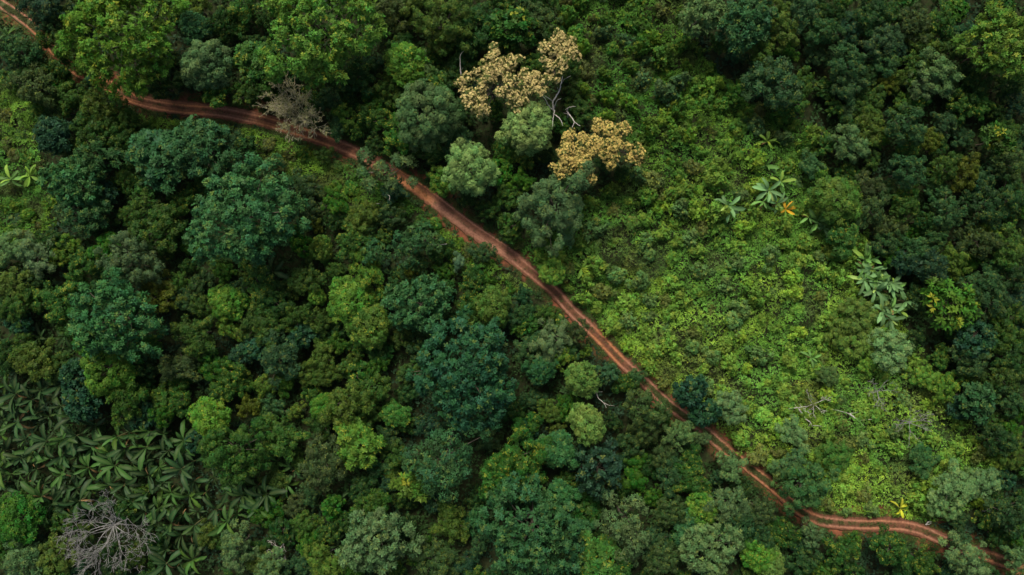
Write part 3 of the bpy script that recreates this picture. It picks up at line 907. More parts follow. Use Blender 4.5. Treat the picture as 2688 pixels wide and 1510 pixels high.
# cream-flowering trees: each bough a lobe group of the crown
for i, (bs, lab, hf) in enumerate(CREAM):
    rng = np.random.default_rng(70 + i); B = np.array(bs, float)
    mx, my = B[:, 0].mean(), B[:, 1].mean(); Rp = np.hypot(B[:, 0] - mx, B[:, 1] - my).max() + 25
    Rm = Rp / PPM; H = tree_height(Rm) * hf; zc = H - 2.5
    x0, y0 = at(mx, my, zc); g = float(land0(x0, y0))
    Cn, lr = [], []
    for bx, by, br in bs:
        x, y = at(bx, by, zc + g); r = br / PPM * 0.92; h = 1.6 * (1 - ((bx - mx) ** 2 + (by - my) ** 2) / Rp ** 2) + rng.normal(0, 0.3)
        for k in range(8):
            a = rng.random() * 6.28; q = r * rng.uniform(0.4, 0.95) if k else 0
            Cn.append((x - x0 + q * math.cos(a), y - y0 + q * math.sin(a), h + rng.normal(0, 0.25) + (0.5 if k == 0 else 0))); lr.append(r * rng.uniform(0.26, 0.40))
    Cn, lr = np.array(Cn), np.array(lr)
    st = dict(STYLES['A'], L=0.42, cov=2.0, flat=0.6); STYLES['X'] = st
    V, col, lob, clump = crown_verts(rng, 0.5, st, (Cn, lr)); Hc = H - 2.5
    root = empty('flowering_tree', (x0, y0, g), 0, 1.0)
    V = V + [0, 0, Hc]
    cr = link('crown', mesh_np('crown', V, quads(len(V)), M_LEAF, {'leaf': col[0], 'bough': col[1]}), root); cr.color = (0.10, 0.125, 0.030, 0.3)
    tv, tf = trunk_geo(rng, Rm, Hc, lob, 0.5); link('trunk', mesh_np('trunk', tv, tf, M_BARK, smooth_shade=True), root)
    P, D, idx = clump; k = (D[:, 2] > 0.25 + 0.4 * rng.random(len(D))) & (rng.random(len(D)) < 0.45 + 0.35 * (np.sin(idx * 1.7) > -0.3))
    P = P[k] + D[k] * 0.18 + [0, 0, Hc]
    Bv = rosettes(P, nrm(D[k] + [0, 0, 0.5]), 6, 0.31, 0.75, 1.0, rng, 0.4, 0.05); nb = len(P)
    v = np.clip(rng.normal(0.5, 0.2, (nb, 6)) + rng.normal(0, 0.15, (nb, 1)), 0, 1)
    c = np.stack([v, rng.random((nb, 6)) * 0.7, np.repeat(rng.random((nb, 1)), 6, 1), np.ones_like(v)], -1)
    bo = link('blossom', mesh_np('blossom', Bv, quads(len(Bv)), M_BLOSSOM, {'leaf': np.repeat(c.reshape(-1, 4), 4, 0), 'bough': np.repeat(D[k], 24, 0)}), root)
    bo.color = (0.60, 0.44, 0.13, 0.75) if i >= 2 else (0.62, 0.49, 0.20, 0.75)
    tag(root, lab, 'tree', 'flowering trees'); tag(bo, 'cream flower heads over the green leaves')
    TREE_LIST += [(a, b, c_) for a, b, c_ in bs]

TL = np.array(TREE_LIST)
# the pale sage tree whose loose boughs hang over the track
def bough_tree(name, bs, colk, label, H, style='O', alpha=0.4, seed=1):
    rng = np.random.default_rng(seed); B = np.array(bs, float); mx, my = B[:, 0].mean(), B[:, 1].mean()
    x0, y0 = at(mx, my, H - 1.5); g = float(land0(x0, y0)); Cn, lr = [], []
    for bx, by, br in bs:
        x, y = at(bx, by, H - 1.5 + g); r = br / PPM
        for k in range(4):
            a = rng.random() * 6.28; q = r * rng.uniform(0.2, 0.6) if k else 0
            Cn.append((x - x0 + q * math.cos(a), y - y0 + q * math.sin(a), rng.normal(0, 0.35))); lr.append(r * rng.uniform(0.4, 0.55))
    Cn, lr = np.array(Cn), np.array(lr); st = dict(STYLES[style], cov=1.35)
    V, col, lob, cl = crown_verts(rng, 0.5, st, (Cn, lr)); Hc = H - 1.5
    root = empty(name, (x0, y0, g)); V = V + [0, 0, Hc]
    cr = link('crown', mesh_np('crown', V, quads(len(V)), M_LEAF, {'leaf': col[0], 'bough': col[1]}), root); cr.color = (*COL[colk][0], alpha)
    tv, tf = trunk_geo(rng, np.hypot(*(Cn[:, :2].T)).max(), Hc, lob, 0.3, 0.22); link('trunk', mesh_np('trunk', tv, tf, M_BARK, smooth_shade=True), root)
    tag(root, label, 'tree'); return root
bough_tree('overhanging_tree', [(956, 420, 32), (950, 450, 24), (1003, 445, 30), (1050, 428, 24), (1085, 425, 18), (972, 485, 26), (1028, 490, 24), (1078, 476, 20)], 'sg',
           'loose sage green tree whose boughs hang across the red track', 10.0, 'O', 0.4, 5)

# ------------------------------------------------------------------ dead and bare trees
def grow(rng, p, d, L, r, depth, parts, split=(2, 4), bend=0.22, ratio=0.68, spread=0.6, flatten=0.0, minr=0.02):
    n = 5; pts = [np.array(p, float)]; d = nrm(np.array(d, float)); dirs = [d]
    for k in range(n):
        d = nrm(d + rng.normal(0, bend, 3) + [0, 0, 0.04 - flatten]); pts.append(pts[-1] + d * L / n); dirs.append(d)
    rad = r * (1 - 0.45 * np.linspace(0, 1, n + 1)); parts.append(tube(pts, np.maximum(rad, minr), 5 if depth > 1 else 4))
    if depth <= 0: return
    for k in range(int(rng.integers(split[0], split[1] + 1))):
        j = n if k == 0 else int(rng.integers(2, n + 1))
        q = nrm(dirs[j] + rng.normal(0, spread, 3) * [1, 1, 0.7])
        grow(rng, pts[j], q, L * ratio * rng.uniform(0.75, 1.2), max(rad[j] * 0.62, minr), depth - 1, parts, split, bend, ratio, spread, flatten, minr)

def bare_tree(name, px, py, H, spread_r, mat, label, seed, arms=6, depth=4, group=None, elev=0.5):
    """trunk with boughs opening like a bowl"""
    rng = np.random.default_rng(seed); x, y, g = pix_ground(px, py); x, y = at(px, py, g + H * 0.7); g = float(land0(x, y))
    root = empty(name, (x, y, g)); fork = H * 0.5
    t = np.linspace(0, 1, 6)[:, None]; path = np.array([0, 0, -0.4]) * (1 - t) + np.array([0, 0, fork]) * t + np.concatenate([rng.normal(0, 0.06, (6, 2)), np.zeros((6, 1))], 1)
    r0 = 0.05 + 0.019 * H
    link('trunk', mesh_np('trunk', *tube(path, r0 * (1 - 0.4 * t[:, 0]), 8), mat, smooth_shade=True), root)
    for k in range(arms):
        a = 6.283 * k / arms + rng.normal(0, 0.25); e = elev + rng.normal(0, 0.15); parts = []
        grow(rng, path[-1], (math.cos(a) * math.cos(e), math.sin(a) * math.cos(e), math.sin(e)), spread_r * 0.42, r0 * 0.5, depth, parts, (2, 3), 0.14, 0.70, 0.42, 0, 0.026)
        link('bough', mesh_np('bough', *merge(parts), mat, smooth_shade=True), root)
    tag(root, label, 'dead tree', group); return root

bare_tree('bare_tree', 285, 1388, 11, 10.5, M_GREYWOOD, 'bare grey tree with fine leafless twigs beside the banana grove', 21, 13, 5)
bare_tree('bare_tree', 350, 1488, 7, 3.2, M_GREYWOOD, 'small bare twiggy tree at the foot of the bare grey tree', 22, 5, 3)
bare_tree('bare_tree', 730, 1445, 8, 3.6, M_WHITEWOOD, 'small pale leafless tree beside loose banana plants', 23, 5, 3)
bare_tree('bare_tree', 150, 285, 8, 2.6, M_WHITEWOOD, 'thin pale leafless tree between olive trees and the scrub patch', 24, 4, 2)
bare_tree('bare_tree', 2395, 1112, 6.0, 5.2, M_GREYWOOD, 'wide leafless grey bush on the scrub slope', 25, 7, 3, None, 0.35)
bare_tree('bare_tree', 2310, 1030, 6.0, 4.6, M_GREYWOOD, 'dark leafless bush with crooked twigs at the slope edge', 26, 6, 3, None, 0.35)
bare_tree('bare_tree', 2140, 1062, 5.0, 3.8, M_WHITEWOOD, 'small leafless pale bush on the scrub slope', 27, 5, 3, None, 0.3)
bare_tree('bare_tree', 2610, 1335, 7, 3.0, M_GREYWOOD, 'thin leafless tree beside the track end', 28, 5, 3)

# half-bare tan tree across the track: twigs with thin dry leaves
def half_bare():
    rng = np.random.default_rng(31); px, py, H = 785, 300, 10.5
    x, y = at(px, py, H * 0.75); g = float(land0(x, y)); root = empty('half_bare_tree', (x, y, g)); fork = H * 0.5
    t = np.linspace(0, 1, 6)[:, None]; path = np.array([0.3, 0.6, -0.4]) * (1 - t) + np.array([0, 0, fork]) * t
    link('trunk', mesh_np('trunk', *tube(path, 0.26 * (1 - 0.4 * t[:, 0]), 8), M_GREYWOOD, smooth_shade=True), root)
    ends = []
    for k in range(8):
        a = 6.283 * k / 8 + rng.normal(0, 0.2); e = 0.62 + rng.normal(0, 0.2); parts = []; ln = 3.7 * (1.15 if math.sin(a) > -0.2 else 0.85)
        grow(rng, path[-1], (math.cos(a) * math.cos(e) * 0.9, math.sin(a) * math.cos(e), math.sin(e)), ln * 0.9, 0.09, 4, parts, (3, 4), 0.14, 0.72, 0.6, 0, 0.024)
        V, F = merge(parts); ends.append(V[rng.random(len(V)) < 0.05])
        link('bough', mesh_np('bough', V, F, M_TANWOOD, smooth_shade=True), root)
    P = np.concatenate(ends); P = P[P[:, 2] > fork + 1.2]
    V = rosettes(P, nrm(rng.normal(size=P.shape) + [0, 0, 0.8]), 3, 0.34, 0.4, 1.0, rng)
    c = np.repeat(np.stack([rng.random(len(V) // 4), np.zeros(len(V) // 4), rng.random(len(V) // 4), np.ones(len(V) // 4)], -1), 4, 0)
    cr = link('crown', mesh_np('crown', V, quads(len(V)), M_LEAF, {'leaf': c, 'bough': np.tile([0, 0, 1.0], (len(V), 1))}), root); cr.color = (0.19, 0.19, 0.07, 0)
    tag(root, 'half-bare tan tree with dry twigs leaning across the red track', 'tree')
half_bare()

# white dead tree and snags: limbs traced at their height
def snag(name, limbs, H, label, mat=M_WHITEWOOD, base=None, cat='dead tree', zfall=0.0):
    bx, by = base or limbs[0][0][:2]
    x0, y0, g = pix_ground(bx, by)
    x0, y0 = at(bx, by, g + H * 0.6); g = float(land0(x0, y0)); root = empty(name, (x0, y0, g)); rng = np.random.default_rng(int(bx))
    t = np.linspace(0, 1, 5)[:, None]; p = np.array([0, 0, -0.4]) * (1 - t) + np.array([0, 0, H * 0.6]) * t
    if H > 1.5: link('trunk', mesh_np('trunk', *tube(p, 0.2 * (1 - 0.3 * t[:, 0]), 8), mat, smooth_shade=True), root)
    for lb, r in limbs_iter(limbs):
        pts = []
        for k, (qx, qy) in enumerate(lb):
            zz = H * 0.6 + (H * 0.4) * k / max(1, len(lb) - 1) if H > 1.5 else (0.3 if cat == 'log' else 2.0) + 0.25 * math.sin(k * 1.7)
            X, Y = at(qx, qy, g + zz); pts.append((X - x0, Y - y0, zz))
        P = spline(pts, 0.35) if len(pts) > 2 else np.array(pts, float)
        if len(P) > 3: P[1:-1] += rng.normal(0, 0.03, P[1:-1].shape)
        link('limb', mesh_np('limb', *tube(P, 1.2 * r * (1 - 0.72 * np.linspace(0, 1, len(P))), 6), mat, smooth_shade=True), root)
    tag(root, label, cat); return root
def limbs_iter(limbs):
    return [(l[0], l[1]) for l in limbs]

snag('dead_tree', [([(1454, 292), (1452, 268), (1468, 240), (1472, 222), (1478, 195)], .17), ([(1452, 268), (1440, 258), (1430, 252)], .1), ([(1468, 240), (1462, 228)], .07), ([(1472, 222), (1482, 208), (1500, 199)], .08),
                   ([(1454, 285), (1462, 265), (1475, 257)], .09), ([(1454, 292), (1440, 278), (1432, 262), (1424, 252)], .11), ([(1454, 300), (1470, 312), (1478, 332)], .1), ([(1456, 290), (1452, 310), (1450, 335)], .08)], 15,
     'white dead tree with forked bare limbs beside the pale sage tree', base=(1454, 292))
snag('dead_tree', [([(1488, 292), (1494, 282), (1514, 279)], .1), ([(1488, 292), (1500, 308), (1508, 320), (1525, 332)], .13), ([(1500, 308), (1490, 300), (1478, 296)], .08), ([(1508, 320), (1500, 338), (1488, 342)], .08), ([(1494, 282), (1484, 288)], .06)], 12,
     'smaller white dead tree with broken limbs by the gold-flowering trees', base=(1492, 300))
snag('dead_tree', [([(1210, 196), (1208, 170), (1209, 145), (1220, 132)], .12), ([(1210, 185), (1216, 178)], .06)], 9, 'single hooked white dead stem beside the cream-flowering tree', base=(1210, 198))
snag('dead_tree', [([(113, 646), (128, 632), (143, 617)], .14), ([(128, 632), (134, 620)], .05)], 6, 'leaning broken white stem in the small separate scrub patch', base=(112, 648))
snag('dead_tree', [([(1006, 510), (1022, 514), (1022, 528)], .09), ([(1022, 514), (1036, 506)], .06), ([(980, 534), (996, 535)], .06)], 7, 'thin bare stem under the boughs that cross the track', base=(1004, 512))
snag('dead_tree', [([(1130, 642), (1150, 643), (1175, 640)], .12), ([(1130, 642), (1115, 635)], .08), ([(1150, 643), (1160, 634)], .05)], 8, 'pale limb reaching out of the airy teal trees', base=(1126, 642))
snag('dead_tree', [([(1566, 1030), (1570, 1045), (1585, 1058), (1592, 1072)], .09), ([(1566, 1030), (1582, 1028)], .07), ([(1585, 1058), (1600, 1064), (1615, 1066)], .06)], 9, 'curved white bare branch between two pale round trees', base=(1566, 1034))
snag('dead_tree', [([(860, 1452), (880, 1458), (905, 1452)], .06), ([(862, 1448), (885, 1440)], .05)], 5, 'thin grey bare stem among loose bananas', M_GREYWOOD, base=(866, 1450))
snag('fallen_branch', [([(2070, 1073), (2094, 1070), (2117, 1066)], .10), ([(2094, 1070), (2108, 1088), (2114, 1100)], .11), ([(2114, 1100), (2128, 1110), (2134, 1124)], .11), ([(2134, 1118), (2150, 1118), (2164, 1122)], .05), ([(2128, 1110), (2122, 1122)], .05)], 1.0,
     'pale forked fallen branch lying on the scrub slope', base=(2094, 1072), cat='branch')
snag('fallen_branch', [([(2229, 1086), (2245, 1098), (2269, 1118)], .17), ([(2245, 1098), (2262, 1103), (2304, 1098)], .07), ([(2229, 1086), (2252, 1082)], .06), ([(2229, 1086), (2200, 1078), (2180, 1074)], .06)], 1.0,
     'thick white fallen limb lying on the scrub slope', base=(2245, 1098), cat='branch')
snag('fallen_log', [([(2430, 1378), (2438, 1370), (2446, 1369)], .14), ([(2430, 1378), (2440, 1376), (2447, 1370)], .08)], 1.0, 'short pale log lying at the edge of the track', base=(2436, 1374), cat='log')

# ------------------------------------------------------------------ banana plants
def banana_leaf_mesh(kind, seed):
    rng = np.random.default_rng(seed); n = 9; t = np.linspace(0, 1, n)
    L, lift, droop, w = {'young': (2.1, 1.05, 0.6, 0.27), 'open': (2.5, 0.6, 0.9, 0.33), 'low': (2.45, 0.25, 1.1, 0.32), 'dry': (1.9, -0.2, 1.7, 0.14)}[kind]
    ang = lift - droop * 1.25 * t ** 1.3
    ds = L / (n - 1); x = np.concatenate([[0], np.cumsum(np.cos(ang[:-1]) * ds)]); z = np.concatenate([[0], np.cumsum(np.sin(ang[:-1]) * ds)])
    wd = w * np.clip(np.sin(math.pi * np.clip((t - 0.10) / 0.92, 0, 1)) ** 0.55, 0.06, 1); wd[0] = 0.03; wd[1] = 0.06; wd[-1] = 0.03
    V, col = [], []
    for i in range(n):
        f = 0.10 * wd[i] / w
        for s in (-1, -0.12, 0.12, 1):
            tear = 1 - (0.28 * rng.random() if abs(s) == 1 and 1 < i < n - 1 else 0)
            V.append((x[i], s * wd[i] * tear, z[i] + (f * 1.1 if abs(s) == 1 else 0) - (0.06 * rng.random() if abs(s) == 1 else 0)))
            col.append((1.0 if abs(s) < 1 else 0.0, 0, 0, 1))
    F = [(i * 4 + j, (i + 1) * 4 + j, (i + 1) * 4 + j + 1, i * 4 + j + 1) for i in range(n - 1) for j in range(3)]
    return mesh_np('leaf', np.array(V), np.array(F)[:, ::-1], M_BANANA, {'leaf': np.array(col)}, True)
BL = {k: [banana_leaf_mesh(k, 40 + i * 7 + len(k)) for i in range(3)] for k in ('young', 'open', 'low', 'dry')}
def stem_mesh():
    t = np.linspace(0, 1, 6)[:, None]; p = np.array([0, 0, -0.3]) * (1 - t) + np.array([0.08, 0.05, 1.0]) * t
    return mesh_np('pseudostem', *tube(p, 0.15 * (1 - 0.55 * t[:, 0]), 8), bark_mat('banana_stem', (0.10, 0.12, 0.04), (0.20, 0.17, 0.08)), smooth_shade=True)
STEM = stem_mesh()
BG = {'dark': (0.011, 0.043, 0.012), 'green': (0.024, 0.078, 0.013), 'light': (0.095, 0.22, 0.045), 'pale': (0.120, 0.25, 0.085), 'lime': (0.14, 0.27, 0.03), 'yellow': (0.55, 0.56, 0.03)}

def banana(px, py, scale, tone, label, group=None, seed=0, dry=0.15, gold=0.0, stem_h=2.0, nl=None):
    rng = np.random.default_rng(seed); h = stem_h * scale * rng.uniform(0.8, 1.2)
    x, y = at(px, py, h); g = float(land0(x, y)); x, y = at(px, py, g + h); g = float(land0(x, y))
    root = empty('banana_plant', (x, y, g), rng.random() * 6.28, scale * 1.0)
    st = link('pseudostem', STEM, root); st.scale = (1, 1, h / scale)
    n = nl or int(rng.integers(8, 12)); a0 = 0; ndry = ngold = 0
    for k in range(n):
        a = a0 + 2.4 * k + rng.normal(0, 0.45); u = k / (n - 1)
        kind = 'young' if u < 0.3 else ('open' if u < 0.72 else 'low')
        c = np.array(BG[tone]) * rng.uniform(0.65, 1.45)
        if rng.random() < dry and u > 0.45:
            kind = 'dry'; c = np.array((0.20, 0.115, 0.045)) * rng.uniform(0.5, 1.4); ndry += 1
        elif rng.random() < gold: c = np.array((0.50, 0.28, 0.015)); ngold += 1
        elif rng.random() < 0.10: c = c * np.array([1.9, 1.35, 0.9])
        lf = link('leaf', BL[kind][int(rng.integers(0, 3))], root); lf.color = (*c, 1)
        lf.location = (0.08, 0.05, h / scale - 0.02 - 0.3 * u); s = rng.uniform(0.82, 1.12) * (0.85 if u < 0.15 else 1)
        lf.rotation_euler = (rng.normal(0, 0.35), rng.normal(0, 0.28), a); lf.scale = (s, s * rng.uniform(0.85, 1.15), s)
    if 'banana grove' in label:
        w = 'with a golden leaf' if ngold else ('with several brown dead leaves' if ndry > 2 else ('with a brown dead leaf' if ndry else 'with all leaves green'))
        pw = place_words(px, py); pw = pw if pw.startswith('near') else ''
        pw = '' if len(pw.split()) > 7 else pw
        label = f"{'large' if scale > 1.45 else 'smaller'} {label} {w} {pw}".replace('the ', '').strip(); group = f'grove bananas {w} {pw}'.strip()
    tag(root, label, 'banana plant', group); return root

def poisson(poly_test, box, dmin, rng, n_try, avoid=None):
    pts = []
    for _ in range(n_try):
        x = rng.uniform(box[0], box[2]); y = rng.uniform(box[1], box[3]); d = dmin(x, y) if callable(dmin) else dmin
        if not poly_test(x, y): continue
        if pts and (np.hypot(np.array(pts)[:, 0] - x, np.array(pts)[:, 1] - y) < d).any(): continue
        if avoid is not None and avoid(x, y): continue
        pts.append((x, y))
    return pts

rngb = np.random.default_rng(5)
gp = poisson(lambda x, y: bool(pip(x, y, GROVE)), (-30, 985, 710, 1515), 34, rngb, 3500, lambda x, y: bool((np.hypot(TL[:, 0] - x, TL[:, 1] - y) < TL[:, 2] * 0.62).any()))
for i, (x, y) in enumerate(gp):
    banana(x, y, rngb.choice([rngb.uniform(0.9, 1.3), rngb.uniform(1.4, 2.1)], p=[0.3, 0.7]), 'dark' if rngb.random() < 0.72 else 'green', 'banana plant in banana grove', 'banana plants in the grove', 300 + i, 0.12, 0.0, 2.6)
LOOSE = [(727, 1212, 1.2, 'green'), (752, 1275, 1.2, 'green'), (692, 1088, 1.1, 'dark'), (928, 1285, 1.2, 'dark'), (773, 1388, 1.1, 'dark'), (893, 1363, 1.1, 'dark'), (857, 1391, 1.1, 'dark'), (886, 1432, 1.1, 'dark'),
         (674, 1300, 1.2, 'green'), (836, 1324, 1.0, 'dark'), (735, 1245, 1.1, 'green'), (775, 1235, 1.0, 'dark'), (106, 888, 1.1, 'dark'), (172, 882, 1.1, 'dark')]
for i, (x, y, s, t) in enumerate(LOOSE):
    banana(x, y, s * 1.2, t, 'dark green banana plant ' + ('by the spiky teal tree' if x < 300 else 'standing loose among shaded forest trees'), 'shaded loose banana plants' if x > 300 else 'banana plants by the spiky teal tree', 700 + i, 0.12)
WILD = [(2014, 372, .8, 'lime', 'smallest lime banana plant at one end of the banana row', 0.05, 0), (2012, 436, 1.0, 'light', 'light green banana plant between the pale and the smallest lime ones', 0.2, 0),
        (2020, 500, 1.15, 'pale', 'pale green banana plant, largest in the row of wild bananas', 0.12, 0), (2050, 478, .95, 'light', 'light green banana plant close behind the pale one', 0.1, 0), (2004, 528, .95, 'light', 'light green banana plant touching the pale one', 0.2, 0),
        (2062, 552, 1.0, 'lime', 'banana plant with golden leaves in the row', 0.2, 0.35), (2146, 582, 1.0, 'light', 'banana plant with brown dead leaves beside the green dome', 0.3, 0), (1909, 540, 1.1, 'pale', 'pale fan-shaped banana plant alone on the scrub slope', 0.05, 0),
        (1527, 705, .75, 'lime', 'small lime banana plant near the rounded yellow bush', 0.2, 0), (2129, 938, .75, 'light', 'small banana plant among olive gold bushes', 0.2, 0), (716, 715, 1.25, 'dark', 'dark banana plant with long leaves in a forest gap', 0.05, 0),
        (28, 470, 1.0, 'light', 'light banana plant in the small separate scrub patch', 0.1, 0), (78, 462, .9, 'lime', 'lime banana plant in the small separate scrub patch', 0.05, 0), (20, 90, .7, 'green', 'small green banana plant by the grassy end of the track', 0.1, 0),
        (2363, 1335, .78, 'yellow', 'bright yellow banana plant at the edge of the track', 0.0, 0),
        (2038, 535, .9, 'pale', 'pale banana plant wedged between the largest and the golden-leaved one', 0.2, 0), (2125, 570, .8, 'light', 'small banana plant leaning towards the one with dead leaves', 0.3, 0), (2160, 598, .85, 'pale', 'pale banana plant at the foot of the green dome', 0.2, 0)]
for i, (x, y, s, t, lab, dr, gd) in enumerate(WILD):
    banana(x, y, s * 1.32, t, lab, 'wild bananas', 800 + i, dr, gd, 2.3, 7 if t == 'yellow' else 11)
    TL = np.vstack([TL, (x, y, 30)])
for i, (x, y) in enumerate([(2273, 680), (2290, 705), (2268, 735), (2302, 735), (2325, 745), (2300, 762), (2345, 770), (2335, 805), (2378, 790), (2360, 815), (2337, 838), (2318, 818), (2268, 700), (2340, 742)]):
    banana(x, y, rngb.uniform(1.3, 1.6), 'pale' if i % 3 else 'light', 'pale banana plant in the long clump beside the dark wood', 'bananas in the long clump', 850 + i, 0.24, 0.0, 2.4, 11)
    TL = np.vstack([TL, (x, y, 22)])

# ------------------------------------------------------------------ shrubs of the slope, small trees added in the forest gaps
def near_tree(x, y, k):
    return bool((np.hypot(TL[:, 0] - x, TL[:, 1] - y) < TL[:, 2] * k).any())
def near_road(x, y, d):
    return bool((np.hypot(ROAD_PXS[::4, 0] - x, ROAD_PXS[::4, 1] - y) < d).any())

SHRUB = [tree_meshes(1200 + k, 1.5, 'S', 2.1) for k in range(9)]
def shrub(name, px, py, rp, col, label, group, seed, hf=1.0, alpha=0.5):
    rng = np.random.default_rng(seed); x, y, g = pix_ground(px, py); R = rp / PPM; m = SHRUB[int(rng.integers(0, 9))]
    s = R / m['R']; x, y = at(px, py, g + m['Hc'] * s * hf); g = float(land0(x, y))
    root = empty(name, (x, y, g - 0.15), rng.random() * 6.28, (s, s * rng.uniform(0.8, 1.2), s * hf))
    link('stem', m['trunk'], root); cr = link('foliage', m['crown'], root); cr.color = (*col, alpha)
    tag(root, label, 'shrub', group)

rs = np.random.default_rng(77)
def slope_col(x, y):
    """plant colours across the scrub: deep green high up, yellower lower down, with the light on the slope put into the lime"""
    b = float(smooth(150, 850, y + 0.25 * (x - 1800))); v = rs.random()
    deep = np.array((0.056, 0.140, 0.018)); lime = np.array((0.152, 0.284, 0.038))  # lime carries extra brightness for the slope facing the light
    c = deep * (1 - b) + lime * b
    if v < 0.16: return c * 0.55 + np.array((0.03, 0.055, 0.045)) * 0.6, 'greyish'
    if v < 0.32: return np.array((0.095, 0.085, 0.032)) * 0.7 + c * 0.35, 'brownish'
    if v < 0.45: return c * np.array([1.3, 1.2, 0.9]), 'yellowish'
    return c * rs.uniform(0.75, 1.2), 'bright green' if b > 0.5 else 'deep green'
sp = poisson(lambda x, y: bool(pip(x, y, SLOPE)), (1330, -40, 2660, 1380), 37, rs, 9000, lambda x, y: near_tree(x, y, 0.85) or near_road(x, y, 30))
for i, (x, y) in enumerate(sp[:280]):
    c, w = slope_col(x, y); b_ = float(smooth(400, 900, y)); r = rs.uniform(13, 30 - 2 * b_)
    sz = 'small' if r < 20 else 'larger'
    pw = place_words(x, y)
    shrub('scrub_shrub', x, y, r, c, f'{sz} {w} leafy shrub {pw}', f'{sz} {w} shrubs {pw}', 2000 + i, rs.uniform(0.9, 1.7 - 0.3 * b_))
sp2 = poisson(lambda x, y: bool(in_any(x, y, [WEST, BELOW])), (-30, 150, 1400, 770), 34, rs, 3500, lambda x, y: near_tree(x, y, 0.9) or near_road(x, y, 34))
for i, (x, y) in enumerate(sp2):
    c, w = slope_col(x, 300 if x > 200 else 700); pw = place_words(x, y); r = rs.uniform(12, 22)
    shrub('scrub_shrub', x, y, r, c * 0.8, f'{w} low shrub {pw}', f'{w} low shrubs {pw}', 2600 + i, rs.uniform(0.6, 0.9))

rf = np.random.default_rng(99)
fp = poisson(lambda x, y: not bool(in_any(x, y, [SLOPE, WEST, BELOW, GROVE])), (-25, -25, 2713, 1535), 51, rf, 14000, lambda x, y: near_tree(x, y, 0.92) or near_road(x, y, 36))
KEYS = ['dg', 'dd', 'mg', 'ol', 'td', 'dg', 'mg', 'gg', 'gr']
NAMES.update(C_='understorey_tree', K_='understorey_tree')
for i, (x, y) in enumerate(fp[:310]):
    k = KEYS[int(rf.integers(0, len(KEYS)))]; st_ = 'C' if rf.random() < 0.75 else 'K'; r = rf.uniform(23, 38)
    o = put_tree(x, y, r, st_, k, rf.uniform(0.45, 0.72), None, 5000 + i); o.name = 'understorey_tree'  # small filler trees with tree crowns, added to close the canopy
    pw = place_words(x, y); w = 'big-leaved' if st_ == 'K' else 'bushy'; z = 'taller' if r > 30 else 'low'
    tag(o, f'{z} {COL[k][1]} {w} understorey tree {pw}', 'shrub', f'{z} {COL[k][1]} {w} trees in gaps {pw}')
print('trees', len(TREE_LIST), 'fill', len(fp), 'slope shrubs', len(sp), len(sp2), 'bananas', len(gp))

# ------------------------------------------------------------------ ground cover: low leaves of scrub and forest floor, grass
def cover(name, N, box, test, leaf, m, tone, label, cat, mat, mound, seed, width=0.5, spread=0.95):
    rng = np.random.default_rng(seed)
    X = rng.uniform(box[0], box[2], N); Y = rng.uniform(box[1], box[3], N); Z = land0(X, Y); px, py = to_px(X, Y, Z)
    k = test(px, py, X, Y, rng); X, Y, Z, px, py = X[k], Y[k], Z[k], px[k], py[k]
    d = road_dist(X, Y); k = d > 1.75 + 0.9 * vnoise(X, Y, 2.2, 41); X, Y, Z, px, py, d = X[k], Y[k], Z[k], px[k], py[k], d[k]
    def hm(x, y): return mound * (1.5 * np.clip(vnoise(x, y, 2.3, 42) - 0.35, 0, 1) + 0.8 * np.clip(vnoise(x, y, 0.95, 43) - 0.4, 0, 1) + 0.9 * vnoise(x, y, 7, 44) - 0.2)
    fade = smooth(1.8, 4.0, d); h0 = hm(X, Y); gx = (hm(X + 0.2, Y) - h0) / 0.2 * fade; gy = (hm(X, Y + 0.2) - h0) / 0.2 * fade
    Z = Z + np.clip(h0, 0, None) * fade + 0.05
    A = nrm(np.stack([-gx, -gy, np.ones_like(gx)], -1) + rng.normal(0, 0.22, (len(X), 3)))
    P = np.stack([X, Y, Z], -1); V = rosettes(P, A, m, leaf * rng.uniform(0.7, 1.35, len(X)), width, spread, rng, 0.3)
    c = tone(px, py, X, Y, rng); c = c[:, None] * rng.uniform(0.8, 1.2, (len(X), m, 1)); c = np.concatenate([c, np.ones((len(X), m, 1))], -1)
    me = mesh_np(name, V, quads(len(V)), mat, {'leaf': np.repeat(c.reshape(-1, 4), 4, 0), 'bough': np.repeat(A, 4 * m, 0)})
    o = link(name, me); tag(o, label, cat, kind='stuff'); return o

def tone_scrub(px, py, X, Y, rng):
    b = smooth(150, 850, py + 0.25 * (px - 1800))[:, None]; b = np.where((px < 1400)[:, None], 0.35, b)
    deep = np.array((0.054, 0.142, 0.018)); lime = np.array((0.142, 0.282, 0.036))  # leaf colours, lime brightened to stand in for light on the slope
    c = deep * (1 - b) + lime * b
    n1 = vnoise(X, Y, 2.6, 51)[:, None]; n2 = vnoise(X, Y, 5.5, 52)[:, None]; n3 = vnoise(X, Y, 1.3, 53)[:, None]
    n4 = vnoise(X, Y, 9.0, 56)[:, None]
    c = c * (0.62 + 0.76 * n1) * (0.72 + 0.56 * n4) * np.where(n4 > 0.5, [[1.06, 1.0, 1.0]], [[0.82, 1.0, 1.15]])
    c = c * (1 - 0.55 * smooth(0.62, 0.8, n2)) + np.array((0.07, 0.075, 0.030)) * 0.55 * smooth(0.62, 0.8, n2)
    c = c * (1 + smooth(0.66, 0.85, n3) * np.array([0.45, 0.3, 0.1]))
    t = rng.random((len(X), 1)); c = np.where(t < 0.04, c * np.array([1.6, 1.2, 0.9]), c); return c

